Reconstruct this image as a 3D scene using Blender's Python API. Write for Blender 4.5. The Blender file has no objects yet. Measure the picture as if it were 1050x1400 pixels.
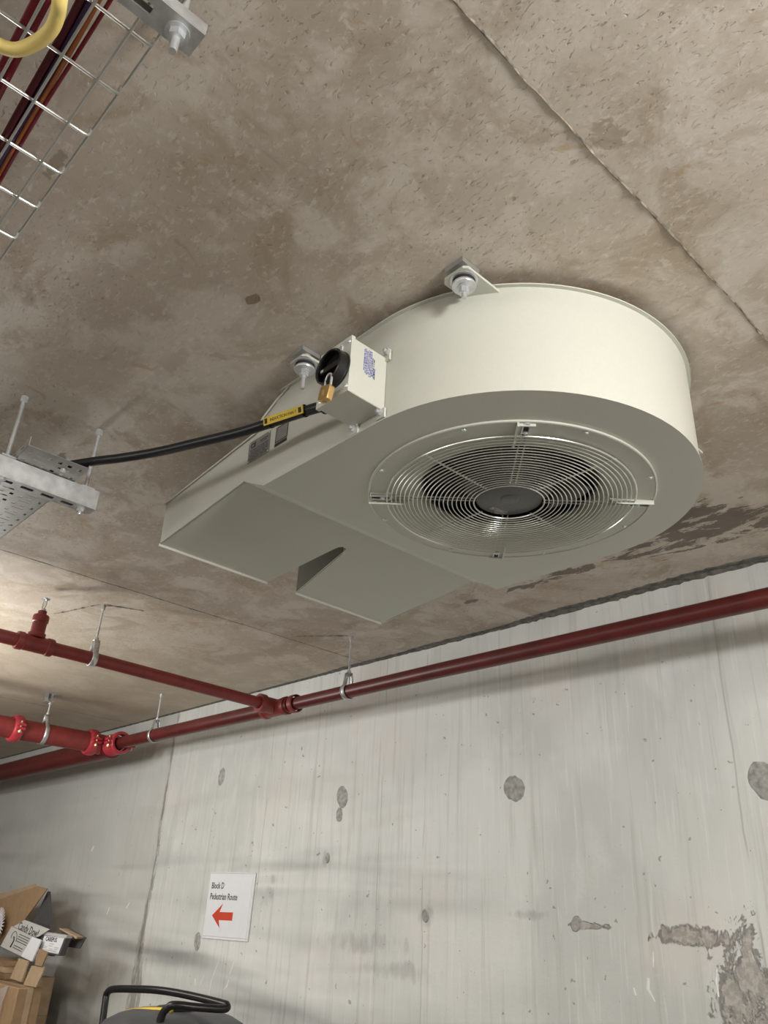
import bpy, math, random
from mathutils import Vector, Matrix
random.seed(7)
C = bpy.context.scene.collection
PI = math.pi
ZC = 1.45            # camera height; heights below are written relative to the camera
CEIL = 1.12          # ceiling above the camera
WALL = 2.542         # distance to the concrete wall

# ------------------------------------------------------------ camera, light, exposure
cam_d = bpy.data.cameras.new('camera'); cam = bpy.data.objects.new('camera', cam_d); C.objects.link(cam)
R_ = Vector((0.68451, 0.72739, 0.0477)); F_ = Vector((-0.66358, 0.59466, 0.45380))
R_.normalize(); F_ = (F_ - F_.dot(R_)*R_).normalized(); U_ = R_.cross(F_)
cam.matrix_world = Matrix(((R_.x, U_.x, -F_.x, 0), (R_.y, U_.y, -F_.y, 0), (R_.z, U_.z, -F_.z, ZC), (0, 0, 0, 1)))
cam_d.sensor_fit = 'VERTICAL'; cam_d.sensor_height = 36.0; cam_d.lens = 36.0*1084.4/1400.0
cam_d.clip_start = 0.02
bpy.context.scene.camera = cam

w = bpy.data.worlds.new('world'); bpy.context.scene.world = w; w.use_nodes = True
w.node_tree.nodes['Background'].inputs[0].default_value = (0.9, 0.92, 1.0, 1)
w.node_tree.nodes['Background'].inputs[1].default_value = 0.3

def lamp(x, y, z, power, rad=0.10, col=(1.0, 0.985, 0.955)):
    d = bpy.data.lights.new('lamp', 'POINT'); d.energy = power; d.shadow_soft_size = rad; d.color = col
    o = bpy.data.objects.new('lamp', d); o.location = (x, y, z+ZC); C.objects.link(o)
def batten(x, y, power, n=3, length=1.3, z=0.98, ax='x', rad=0.12):
    for i in range(n):
        k = (i/(n-1)-0.5)*length
        lamp(x+(k if ax == 'x' else 0), y+(k if ax == 'y' else 0), z, power/n, rad)
batten(1.5, 0.55, 126, z=0.80)     # the fitting to the right of the fan, out of frame
batten(-4.35, 0.62, 52, z=0.58)     # the next fitting of that row, left of the frame
batten(-4.0, -7.0, 260, z=0.70, length=3.0, rad=0.35)    # added fill lights, unseen, far behind the camera to brighten the wall
batten(1.5, -7.0, 230, z=0.70, length=3.0, rad=0.35)  # second added fill light, unseen as well
vs = bpy.context.scene.view_settings
vs.view_transform = 'Standard'; vs.look = 'None'; vs.gamma = 1.0; vs.exposure = 0.48
try: vs.use_curve_mapping = False
except Exception: pass

# ------------------------------------------------------------ materials
def new_mat(name):
    m = bpy.data.materials.new(name); m.use_nodes = True
    nt = m.node_tree; return m, nt, nt.nodes['Principled BSDF']
def mat(name, col, rough=0.5, metal=0.0, var=0.0, bump=0.0, scale=20.0, trans=0.0, alpha=1.0, spec=0.5, stretch=(1, 1, 1)):
    m, nt, b = new_mat(name); N, L = nt.nodes, nt.links
    b.inputs['Roughness'].default_value = rough; b.inputs['Metallic'].default_value = metal
    b.inputs['Base Color'].default_value = (*col, 1); b.inputs['Transmission Weight'].default_value = trans
    b.inputs['Alpha'].default_value = alpha; b.inputs['Specular IOR Level'].default_value = spec
    if var or bump:
        t = N.new('ShaderNodeTexCoord'); mp = N.new('ShaderNodeMapping'); mp.inputs['Scale'].default_value = stretch
        n = N.new('ShaderNodeTexNoise'); n.inputs['Scale'].default_value = scale; n.inputs['Detail'].default_value = 6
        L.new(t.outputs['Object'], mp.inputs[0]); L.new(mp.outputs[0], n.inputs['Vector'])
        if var:
            r = N.new('ShaderNodeValToRGB'); r.color_ramp.elements[0].position = 0.3; r.color_ramp.elements[1].position = 0.7
            r.color_ramp.elements[0].color = (*[c*(1-var) for c in col], 1); r.color_ramp.elements[1].color = (*[min(1, c*(1+var)) for c in col], 1)
            L.new(n.outputs['Fac'], r.inputs[0]); L.new(r.outputs[0], b.inputs['Base Color'])
        if bump:
            bp = N.new('ShaderNodeBump'); bp.inputs['Strength'].default_value = bump; bp.inputs['Distance'].default_value = 0.002
            L.new(n.outputs['Fac'], bp.inputs['Height']); L.new(bp.outputs[0], b.inputs['Normal'])
    return m

class G:
    """small helper to wire colour nodes in world metres (object coordinates of the shell pieces are world coordinates)"""
    def __init__(s, nt):
        s.N, s.L = nt.nodes, nt.links; g = s.N.new('ShaderNodeNewGeometry'); s.pos = g.outputs['Position']
        x = s.N.new('ShaderNodeSeparateXYZ'); s.L.new(s.pos, x.inputs[0]); s.x, s.y, s.z = x.outputs
    def put(s, sock, v):
        if hasattr(v, 'links'): s.L.new(v, sock)
        elif isinstance(v, (tuple, list)) and len(v) == 3 and sock.type == 'RGBA': sock.default_value = (*v, 1)
        else: sock.default_value = v
    def math(s, op, a, b=0.0, c=0.0, clamp=False):
        n = s.N.new('ShaderNodeMath'); n.operation = op; n.use_clamp = clamp
        s.put(n.inputs[0], a); s.put(n.inputs[1], b); s.put(n.inputs[2], c); return n.outputs[0]
    def noise(s, scale, detail=6, stretch=(1, 1, 1), rough=0.55, dist=0.0, off=(0, 0, 0)):
        mp = s.N.new('ShaderNodeMapping'); mp.inputs['Scale'].default_value = stretch; mp.inputs['Location'].default_value = off
        s.L.new(s.pos, mp.inputs[0]); n = s.N.new('ShaderNodeTexNoise'); n.inputs['Scale'].default_value = scale
        n.inputs['Detail'].default_value = detail; n.inputs['Roughness'].default_value = rough; n.inputs['Distortion'].default_value = dist
        s.L.new(mp.outputs[0], n.inputs['Vector']); return n.outputs['Fac']
    def step(s, v, lo, hi):
        n = s.N.new('ShaderNodeMapRange'); n.interpolation_type = 'SMOOTHSTEP'; n.clamp = True
        s.put(n.inputs[0], v); n.inputs[1].default_value = lo; n.inputs[2].default_value = hi
        n.inputs[3].default_value = 0; n.inputs[4].default_value = 1; return n.outputs[0]
    def mix(s, f, a, b, op='MIX'):
        n = s.N.new('ShaderNodeMix'); n.data_type = 'RGBA'; n.blend_type = op
        s.put(n.inputs[0], f); s.put(n.inputs[6], a); s.put(n.inputs[7], b); return n.outputs[2]
    def blob(s, u, v, cu, cv, ru, rv):
        a = s.math('DIVIDE', s.math('SUBTRACT', u, cu), ru); b = s.math('DIVIDE', s.math('SUBTRACT', v, cv), rv)
        d = s.math('ADD', s.math('MULTIPLY', a, a), s.math('MULTIPLY', b, b))
        return s.math('SUBTRACT', 1.0, d)          # > 0 inside
    def bump(s, h, dist, strength=1.0, nrm=None):
        n = s.N.new('ShaderNodeBump'); n.inputs['Strength'].default_value = strength; n.inputs['Distance'].default_value = dist
        s.L.new(h, n.inputs['Height'])
        if nrm: s.L.new(nrm, n.inputs['Normal'])
        return n.outputs[0]

def ceiling_material():
    m, nt, b = new_mat('ceiling_concrete'); g = G(nt)
    big = g.noise(1.7, 5, dist=0.6); mid = g.noise(6.5, 8, rough=0.62, dist=0.4); fine = g.noise(52, 8, (1.0, 1.5, 1), 0.66, 0.3)
    pits = g.noise(70, 4, (1.0, 2.2, 1), 0.6, 0.8, (3, 1, 0))
    c = g.mix(g.step(big, 0.38, 0.64), (0.49, 0.415, 0.335), (0.60, 0.525, 0.44))
    c = g.mix(g.math('MULTIPLY', g.step(mid, 0.46, 0.60), 0.85), c, (0.68, 0.61, 0.53))
    c = g.mix(g.math('MULTIPLY', g.step(g.noise(4.2, 8, off=(7, 2, 0), rough=0.65, dist=1.0), 0.50, 0.64), 0.75), c, (0.42, 0.33, 0.24))
    c = g.mix(g.math('MULTIPLY', g.step(fine, 0.53, 0.66), 0.5), c, (0.76, 0.71, 0.64))
    zone = g.step(g.noise(1.3, 3, off=(1.3, 5.1, 0)), 0.42, 0.60)
    c = g.mix(g.math('MULTIPLY', g.math('MULTIPLY', g.step(pits, 0.60, 0.68), zone), 0.65), c, (0.20, 0.155, 0.12))
    c = g.mix(g.math('MULTIPLY', g.step(g.noise(9.5, 5, off=(2, 9, 1), dist=1.2), 0.64, 0.71), 0.55), c, (0.46, 0.31, 0.17))  # rust marks
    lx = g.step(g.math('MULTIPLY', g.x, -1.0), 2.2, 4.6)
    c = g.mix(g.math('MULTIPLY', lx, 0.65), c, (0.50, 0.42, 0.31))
    # damp, peeled patches by the wall
    pn = g.noise(9, 8, (0.8, 2.0, 1), 0.72, 0.5)
    e = g.blob(g.x, g.y, -1.0, 2.20, 0.40, 0.20)
    e = g.math('MAXIMUM', e, g.blob(g.x, g.y, -1.55, 2.22, 0.22, 0.05))
    pm = g.step(g.math('ADD', g.math('MULTIPLY', g.math('MAXIMUM', e, -1.0), 0.16), pn), 0.60, 0.625)
    c = g.mix(g.math('MULTIPLY', pm, 0.85), c, (0.135, 0.108, 0.085))
    for (cx, cy, rx, ry, col) in ((-1.141, .626, .022, .016, (.17, .11, .05)), (-1.105, .195, .045, .012, (.30, .24, .17)), (-1.94, 2.227, .035, .02, (.10, .08, .07)),
                                  (-.412, .80, .035, .035, (.36, .30, .22)), (-2.1, .62, .05, .018, (.13, .11, .09))):
        k = g.step(g.math('ADD', g.math('MAXIMUM', g.blob(g.x, g.y, cx, cy, rx, ry), -3.0), g.math('MULTIPLY', g.math('SUBTRACT', g.noise(40, 5, dist=1), .5), 3.5)), 0.1, 0.5)
        c = g.mix(g.math('MULTIPLY', k, 0.75), c, col)
    g.L.new(c, b.inputs['Base Color']); b.inputs['Roughness'].default_value = 0.62
    n1 = g.bump(big, 0.03, 0.25); n2 = g.bump(fine, 0.003, 0.3, n1); n3 = g.bump(g.math('SUBTRACT', 1.0, g.step(pits, 0.58, 0.7)), 0.002, 0.6, n2)
    g.L.new(n3, b.inputs['Normal']); return m

def wall_material():
    m, nt, b = new_mat('wall_concrete'); g = G(nt)
    big = g.noise(1.3, 4, dist=0.5); mid = g.noise(5, 7, (1, 1, 0.7), 0.6, 0.3)
    st = g.noise(26, 5, (1, 1, 0.035), 0.7); st2 = g.noise(75, 3, (1, 1, 0.05), 0.6, 0, (4, 0, 2)); fine = g.noise(60, 7, rough=0.65)
    c = g.mix(g.step(big, 0.38, 0.66), (0.585, 0.60, 0.575), (0.70, 0.71, 0.685))
    c = g.mix(g.math('MULTIPLY', g.step(mid, 0.5, 0.72), 0.5), c, (0.77, 0.785, 0.76))
    c = g.mix(g.math('MULTIPLY', g.step(g.noise(2.2, 5, off=(5, 0, 3)), 0.54, 0.68), 0.5), c, (0.71, 0.665, 0.625))
    c = g.mix(g.math('MULTIPLY', g.step(st, 0.50, 0.68), 0.5), c, (0.47, 0.465, 0.435))
    c = g.mix(g.math('MULTIPLY', g.step(st2, 0.57, 0.70), 0.35), c, (0.81, 0.81, 0.785))
    c = g.mix(g.math('MULTIPLY', g.step(g.noise(34, 3, off=(2, 0, 8), rough=0.5), 0.71, 0.74), 0.7), c, (0.22, 0.20, 0.18))   # blow holes
    z = g.math('SUBTRACT', g.z, ZC)
    # hairline cracks down the wall
    wob = g.math('MULTIPLY', g.math('SUBTRACT', g.noise(2.5, 4, (0.2, 1, 1)), 0.5), 0.07)
    gate = g.step(g.noise(3.5, 2, (0.4, 1, 1), off=(0, 0, 6)), 0.42, 0.52)
    for cx in (-3.635, -2.48, -1.13, -2.75):
        d = g.math('ABSOLUTE', g.math('SUBTRACT', g.math('ADD', g.x, g.math('MULTIPLY', wob, 0.5)), cx))
        k = g.math('SUBTRACT', 1.0, g.step(d, 0.001, 0.0045))
        c = g.mix(g.math('MULTIPLY', g.math('MULTIPLY', k, gate), 0.35), c, (0.20, 0.18, 0.155))
    # the smoother, greyer pour left of the day joint
    L = g.step(g.math('MULTIPLY', g.math('ADD', g.x, g.math('MULTIPLY', wob, 0.4)), -1.0), 4.70, 4.74)
    c = g.mix(g.math('MULTIPLY', L, 0.55), c, (0.50, 0.50, 0.47))
    dj = g.math('ABSOLUTE', g.math('ADD', g.x, 4.722)); low = g.step(g.math('MULTIPLY', z, -1.0), -0.2, 0.5)
    jn = g.step(g.math('SUBTRACT', g.noise(12, 6, (1, 1, 0.25), 0.7), g.math('MULTIPLY', dj, g.math('SUBTRACT', 6.5, g.math('MULTIPLY', low, 4.5)))), 0.36, 0.50)
    c = g.mix(g.math('MULTIPLY', jn, 0.75), c, (0.19, 0.175, 0.15))
    # broken honeycombed concrete, low on the right
    e = g.math('MAXIMUM', g.blob(g.x, z, -1.19, -0.17, 0.12, 0.24), g.blob(g.x, z, -1.28, -0.01, 0.24, 0.035))
    e = g.math('MAXIMUM', e, g.blob(g.x, z, -1.72, 0.005, 0.10, 0.012))
    sp = g.step(g.math('ADD', g.math('MULTIPLY', g.math('MAXIMUM', e, -1.0), 0.22), g.noise(14, 9, (1.3, 1, 0.7), 0.75, 0.6)), 0.575, 0.655)
    c = g.mix(g.math('MULTIPLY', sp, 0.5), c, g.mix(g.step(g.noise(55, 6), 0.42, 0.6), (0.24, 0.19, 0.15), (0.55, 0.49, 0.43)))
    # grey smears
    for (cx, cz, rx, rz) in ((-2.83, -0.10, 0.35, 0.05), (-2.6, -0.19, 0.25, 0.04), (-2.46, 0.01, 0.05, 0.05), (-3.10, 0.228, 0.06, 0.04), (-3.55, 0.06, 0.07, 0.06), (-3.50, 0.14, 0.04, 0.03), (-1.95, 0.03, 0.12, 0.02)):
        k = g.step(g.math('ADD', g.math('MAXIMUM', g.blob(g.x, z, cx, cz, rx, rz), -2.0), g.math('MULTIPLY', g.math('SUBTRACT', g.noise(22, 6, (1, 1, 0.4)), .5), 4)), 0.1, 1.4)
        c = g.mix(g.math('MULTIPLY', k, 0.42), c, (0.27, 0.26, 0.24))
    g.L.new(c, b.inputs['Base Color']); b.inputs['Roughness'].default_value = 0.5
    und = g.noise(0.9, 2, (0.6, 1, 2.2), 0.4, off=(3, 0, 1))
    wv = g.math('MULTIPLY', g.noise(1.35, 2, (0.45, 1, 2.6), 0.3, 0.4, off=(3, 0, 4)), g.math('MULTIPLY', g.step(g.math('MULTIPLY', g.x, -1.0), 1.6, 3.2), g.step(g.math('MULTIPLY', z, -1.0), -0.9, -0.2)))   # wavy relief added at the lower left to imitate soft light bands
    n0 = g.bump(wv, 0.16, 1.0); n1 = g.bump(und, 0.10, 0.5, n0); n2 = g.bump(st, 0.003, 0.5, n1); n3 = g.bump(fine, 0.0015, 0.5, n2); n4 = g.bump(g.math('MULTIPLY', sp, g.math('SUBTRACT', fine, 1.6)), 0.012, 0.8, n3)
    g.L.new(n4, b.inputs['Normal']); return m

M = {}
M['ceil'] = ceiling_material(); M['wall'] = wall_material()
M['floor'] = mat('floor_concrete', (0.17, 0.165, 0.15), 0.6, var=0.2, scale=2)
M['plainwall'] = mat('far_wall_concrete', (0.42, 0.40, 0.36), 0.7, var=0.15, scale=2)
M['mortar'] = mat('dark_mortar', (0.145, 0.135, 0.12), 0.85, var=0.45, bump=1.0, scale=45)
M['fin'] = mat('joint_fin', (0.24, 0.20, 0.155), 0.85, var=0.85, bump=1.0, scale=60)
M['plug'] = mat('grey_plug_mortar', (0.36, 0.355, 0.335), 0.8, var=0.35, bump=0.8, scale=50)
M['splash'] = mat('white_splash', (0.82, 0.81, 0.77), 0.6, var=0.05, scale=60)
M['paint'] = mat('grey_cream_paint', (0.60, 0.60, 0.53), 0.33, var=0.015, bump=0.04, scale=140)
M['splitter_shade'] = mat('shaded_splitter_olive', (0.11, 0.105, 0.075), 0.7, var=0.05, scale=30)  # shade of the unlit outlet interior, painted into the splitter's colour
M['zinc'] = mat('zinc_plated_steel', (0.72, 0.74, 0.76), 0.30, 0.65, var=0.12, scale=60)
M['galv'] = mat('galvanised_steel', (0.60, 0.61, 0.61), 0.42, 0.85, var=0.2, bump=0.1, scale=38)
M['galvd'] = mat('galvanised_tray', (0.46, 0.46, 0.44), 0.45, 0.7, var=0.12, scale=30)
M['wire'] = mat('basket_wire', (0.60, 0.60, 0.57), 0.35, 0.6, var=0.05, scale=60)
M['chrome'] = mat('grille_wire', (0.74, 0.74, 0.68), 0.28, 0.75, var=0.03, scale=60)
M['dark'] = mat('black_impeller', (0.018, 0.018, 0.018), 0.4, var=0.1, scale=20)
M['motor'] = mat('grey_motor_cap', (0.135, 0.137, 0.135), 0.42, var=0.05, scale=60)
M['motorm'] = mat('bare_motor_casting', (0.13, 0.13, 0.13), 0.4, 0.6, var=0.15, scale=40)
M['blackp'] = mat('black_plastic', (0.012, 0.012, 0.012), 0.32, var=0.1, scale=50)
M['rubber'] = mat('black_rubber', (0.02, 0.02, 0.02), 0.7, var=0.1, scale=40)
M['cable'] = mat('black_cable_sheath', (0.008, 0.008, 0.009), 0.38, var=0.1, bump=0.1, scale=60)
M['yel'] = mat('yellow_tag', (0.80, 0.56, 0.03), 0.45, var=0.04, scale=60)
M['yelhose'] = mat('yellow_sheath', (0.86, 0.67, 0.22), 0.5, var=0.04, scale=30)
M['brass'] = mat('brass', (0.62, 0.42, 0.17), 0.35, 0.8, var=0.1, scale=60)
M['brassd'] = mat('dark_brass', (0.42, 0.26, 0.09), 0.4, 0.8, var=0.1, scale=60)  # darker brass, for the keyway disc
M['red'] = mat('red_pipe_paint', (0.22, 0.030, 0.027), 0.45, var=0.18, bump=0.08, scale=18)
M['redb'] = mat('bright_red_coupling', (0.40, 0.035, 0.05), 0.35, var=0.12, scale=40)
M['redm'] = mat('main_pipe_paint', (0.10, 0.013, 0.011), 0.38, var=0.2, scale=14)
M['bolt'] = mat('yellow_zinc_bolt', (0.75, 0.60, 0.38), 0.3, 0.9, var=0.1, scale=60)
M['plate'] = mat('silver_data_plate', (0.30, 0.29, 0.28), 0.4, 0.5, var=0.1, scale=80)
M['ink'] = mat('black_ink', (0.02, 0.02, 0.02), 0.6, var=0.1, scale=60)
M['inkb'] = mat('blue_ink', (0.13, 0.13, 0.42), 0.6, var=0.1, scale=60)
M['inkg'] = mat('grey_ink', (0.50, 0.50, 0.48), 0.6, var=0.1, scale=60)
M['white'] = mat('white_paper', (0.80, 0.81, 0.84), 0.45, var=0.02, scale=20)
M['whitep'] = mat('white_edge_plastic', (0.78, 0.79, 0.78), 0.25, var=0.02, scale=20)
M['arrow'] = mat('red_print', (0.62, 0.06, 0.025), 0.5, var=0.04, scale=20)
M['card'] = mat('brown_cardboard', (0.30, 0.195, 0.105), 0.85, var=0.12, bump=0.2, scale=24)
M['cardl'] = mat('pale_cardboard', (0.40, 0.29, 0.18), 0.85, var=0.1, bump=0.2, scale=24)
M['cardw'] = mat('printed_white_card', (0.52, 0.51, 0.48), 0.7, var=0.04, scale=24)
M['cardg'] = mat('dark_grey_board', (0.075, 0.07, 0.07), 0.6, var=0.1, scale=24)
M['film'] = mat('stretch_film', (0.8, 0.8, 0.8), 0.15, alpha=0.25, bump=1.0, var=0.02, scale=9, stretch=(1, 1, 6))
M['lilac'] = mat('lilac_print', (0.62, 0.57, 0.66), 0.6, var=0.05, scale=60)
M['mach'] = mat('grey_machine_plastic', (0.085, 0.09, 0.095), 0.42, var=0.12, scale=14)
M['glass'] = mat('glass_bulb', (0.95, 0.93, 0.9), 0.02, trans=0.9, var=0.01, scale=10)
M['cred'] = mat('red_cable', (0.21, 0.008, 0.022), 0.4, var=0.1, scale=30)
M['cred2'] = mat('dark_red_cable', (0.10, 0.006, 0.014), 0.4, var=0.1, scale=30)
M['cpur'] = mat('purple_cable', (0.045, 0.022, 0.09), 0.4, var=0.1, scale=30)
M['cor'] = mat('orange_cable', (0.42, 0.13, 0.035), 0.45, var=0.1, scale=30)

# ------------------------------------------------------------ mesh helpers
class MB:
    def __init__(s): s.v = []; s.f = []
    def add(s, vs, fs):
        o = len(s.v); s.v += [Vector(v) for v in vs]; s.f += [tuple(i+o for i in f) for f in fs]; return s
    def hexa(s, p):   # 8 points, bottom 4 then top 4
        return s.add(p, [(3, 2, 1, 0), (4, 5, 6, 7), (0, 1, 5, 4), (1, 2, 6, 5), (2, 3, 7, 6), (3, 0, 4, 7)])
    def box(s, x0, x1, y0, y1, z0, z1):
        x0, x1 = min(x0, x1), max(x0, x1); y0, y1 = min(y0, y1), max(y0, y1); z0, z1 = min(z0, z1), max(z0, z1)
        return s.hexa([(x0, y0, z0), (x1, y0, z0), (x1, y1, z0), (x0, y1, z0), (x0, y0, z1), (x1, y0, z1), (x1, y1, z1), (x0, y1, z1)])
    def prism(s, poly, d):   # poly of 3-D points, extruded by vector d
        n = len(poly); d = Vector(d); P = [Vector(p) for p in poly]
        nrm = Vector((0, 0, 0))
        for i in range(n): nrm += P[i].cross(P[(i+1) % n])
        if nrm.dot(d) > 0: P = P[::-1]
        Q = [p+d for p in P]
        return s.add(P+Q, [tuple(range(n)), tuple(range(2*n-1, n-1, -1))] + [(i, i+n, (i+1) % n+n, (i+1) % n) for i in range(n)])
    def tube(s, path, r, n=12, cap=True, closed=False):
        P = [Vector(p) for p in path]; m = len(P); rs = r if isinstance(r, (list, tuple)) else [r]*m
        T = []
        for i in range(m):
            a = P[(i-1) % m] if (closed or i) else P[i]; b = P[(i+1) % m] if (closed or i < m-1) else P[i]
            T.append((b-a).normalized())
        u = T[0].orthogonal().normalized(); o = len(s.v)
        for i in range(m):
            u = (u - u.dot(T[i])*T[i]).normalized(); w_ = T[i].cross(u)
            for k in range(n):
                a = 2*PI*k/n; s.v.append(P[i]+(u*math.cos(a)+w_*math.sin(a))*rs[i])
        for i in range(m if closed else m-1):
            for k in range(n):
                a = o+i*n+k; b = o+i*n+(k+1) % n; i2 = (i+1) % m
                s.f.append((a, b, o+i2*n+(k+1) % n, o+i2*n+k))
        if cap and not closed:
            s.f.append(tuple(o+k for k in range(n))[::-1]); s.f.append(tuple(o+(m-1)*n+k for k in range(n)))
        return s
    def cyl(s, a, b, r, n=16, r2=None): return s.tube([a, b], [r, r if r2 is None else r2], n)
    def hexnut(s, a, b, r): return s.tube([a, b], r, 6)
    def lathe(s, prof, c, ax=(0, 0, 1), n=48, closed=False):   # prof [(radius, height)], along axis
        c = Vector(c); ax = Vector(ax).normalized(); u = ax.orthogonal().normalized(); w_ = ax.cross(u); o = len(s.v); m = len(prof)
        for (r, h) in prof:
            for k in range(n):
                a = 2*PI*k/n; s.v.append(c+ax*h+(u*math.cos(a)+w_*math.sin(a))*r)
        for i in range(m if closed else m-1):
            j = (i+1) % m
            for k in range(n): s.f.append((o+i*n+k, o+i*n+(k+1) % n, o+j*n+(k+1) % n, o+j*n+k))
        return s
    def dome(s, c, r, h, ax=(0, 0, 1), n=12):
        prof = [(max(1e-4, r*math.cos(t)), h*math.sin(t)) for t in [PI/2*i/5 for i in range(6)]]
        return s.lathe([(1e-4, 0)]+prof, c, ax, n)
    def build(s, name, material, parent=None, smooth=35):
        off = Vector(ORIG.get(parent.name, (0, 0, 0))) if parent else Vector((0, 0, 0))
        me = bpy.data.meshes.new(name)
        me.from_pydata([(v.x-off.x, v.y-off.y, v.z+ZC-off.z) for v in s.v], [], s.f)
        import bmesh
        bm = bmesh.new(); bm.from_mesh(me); bmesh.ops.recalc_face_normals(bm, faces=bm.faces); bm.to_mesh(me); bm.free()
        me.materials.append(material)
        if smooth:
            for p in me.polygons: p.use_smooth = True
            try: me.set_sharp_from_angle(angle=math.radians(smooth))
            except Exception: pass
        o = bpy.data.objects.new(name, me); C.objects.link(o); o.parent = parent; ORIG[o.name] = tuple(off)
        return o
ORIG = {}
def thing(name, label, cat, loc, group=None):
    o = bpy.data.objects.new(name, None); C.objects.link(o); o.empty_display_size = 0.05
    o.location = (loc[0], loc[1], loc[2]+ZC); ORIG[o.name] = (loc[0], loc[1], loc[2]+ZC)
    o['label'] = label; o['category'] = cat
    if group: o['group'] = group
    return o
def tag(o, label, cat, group=None):
    o['label'] = label; o['category'] = cat
    if group: o['group'] = group
    return o
def recenter(o):   # give a one-mesh thing its origin at its own middle
    me = o.data; c = sum((v.co for v in me.vertices), Vector())/len(me.vertices)
    for v in me.vertices: v.co -= c
    o.location = c; ORIG[o.name] = tuple(c); return o
def struct(name, mb, m, smooth=0):
    o = mb.build(name, m, None, smooth); o['kind'] = 'structure'; return o
def text(s, size, origin, ux, uy, name, material, parent, depth=0.0004, align='LEFT', bold=0.0, xs=1.0, shear=0.0):
    """flat print: letters along ux, up along uy, raised by a fraction of a millimetre"""
    cu = bpy.data.curves.new('t', 'FONT'); cu.body = s; cu.size = size; cu.extrude = depth; cu.align_x = align; cu.offset = bold; cu.shear = shear
    cu.resolution_u = 2
    t = bpy.data.objects.new('t', cu); C.objects.link(t)
    bpy.context.view_layer.update()
    me = bpy.data.meshes.new_from_object(t.evaluated_get(bpy.context.evaluated_depsgraph_get()))
    bpy.data.objects.remove(t); bpy.data.curves.remove(cu)
    ux = Vector(ux).normalized(); uy = Vector(uy).normalized(); un = ux.cross(uy); O = Vector(origin)
    b = MB(); b.v = [O+ux*(v.co.x*xs)+uy*v.co.y+un*v.co.z for v in me.vertices]; b.f = [tuple(p.vertices) for p in me.polygons]
    bpy.data.meshes.remove(me)
    return b if parent is False else b.build(name, material, parent, 0)
def arc(c, r, a0, a1, n, z=0):
    return [(c[0]+r*math.cos(a0+(a1-a0)*i/n), c[1]+r*math.sin(a0+(a1-a0)*i/n), z) for i in range(n+1)]
def spline(P, k=8):
    P = [Vector(p) for p in P]; out = []
    for i in range(len(P)-1):
        p0 = P[max(0, i-1)]; p1 = P[i]; p2 = P[i+1]; p3 = P[min(len(P)-1, i+2)]
        for j in range(k):
            t = j/k; out.append(0.5*((2*p1)+(p2-p0)*t+(2*p0-5*p1+4*p2-p3)*t*t+(3*p1-p0-3*p2+p3)*t*t*t))
    return out+[P[-1]]

# ------------------------------------------------------------ the setting
X0, X1, Y0 = -13.0, 5.5, -11.0
FL = -ZC
struct('ceiling', MB().box(X0, X1, Y0, WALL+0.25, CEIL, CEIL+0.25), M['ceil'])
wallo = struct('wall_back', MB().box(X0, X1, WALL, WALL+0.25, FL, CEIL), M['wall'])
struct('floor', MB().box(X0, X1, Y0, WALL+0.25, FL-0.2, FL), M['floor'])
struct('wall_left', MB().box(X0-0.25, X0, Y0, WALL+0.25, FL, CEIL), M['plainwall'])
struct('wall_right', MB().box(X1, X1+0.25, Y0, WALL+0.25, FL, CEIL), M['plainwall'])
struct('wall_front', MB().box(X0, X1, Y0-0.25, Y0, FL, CEIL), M['plainwall'])
ceilo = bpy.data.objects['ceiling']

def ragged(P0, P1, wfn, hfn, step=0.02, axis='y'):
    """a rough fin of squeezed-out cement hanging a few millimetres under the ceiling"""
    b = MB(); P0 = Vector(P0); P1 = Vector(P1); n = int((P1-P0).length/step); d = (P1-P0)/n; s = Vector((-d.y, d.x, 0)).normalized(); dz = Vector((0, 0, 1))
    rows = []; wob = 0.0
    for i in range(n+1):
        t = i/n; wob = wob*0.92+random.uniform(-0.0012, 0.0012); c = P0+d*i+s*wob; w_ = wfn(t)*random.uniform(0.35, 1.5); h = hfn(t)*random.uniform(0.2, 1.6)
        rows.append([c-s*w_*random.uniform(.7, 1.3), c-s*w_*0.3-dz*h*.7, c+s*w_*0.15-dz*h, c+s*w_*random.uniform(.7, 1.3)])
    for r in rows: b.v += r
    for i in range(n):
        for k in range(3): b.f.append((i*4+k, i*4+k+1, i*4+k+5, i*4+k+4))
    return b
ragged((-0.445, -1.5, CEIL-0.0003), (-0.445, WALL, CEIL-0.0003), lambda t: 0.0022, lambda t: 0.0022).build('formwork_joint', M['fin'], ceilo)
ragged((-2.905, -1.5, CEIL-0.0003), (-2.905, WALL, CEIL-0.0003), lambda t: 0.0022, lambda t: 0.001).build('formwork_joint', M['fin'], ceilo)
ragged((-5.35, -1.5, CEIL-0.0003), (-5.35, WALL, CEIL-0.0003), lambda t: 0.0022, lambda t: 0.001).build('formwork_joint', M['fin'], ceilo)
# short scabs by the rod fixings
for a, b_, w_ in (((-3.16, 1.27), (-3.10, 1.42), .01), ((-3.17, 1.26), (-3.45, 1.18), .006), ((-2.655, 2.2), (-2.85, 2.06), .006)):
    ragged((*a, CEIL-0.0003), (*b_, CEIL-0.0003), lambda t: w_, lambda t: .002, .012).build('cement_scab', M['fin'], ceilo)

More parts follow.
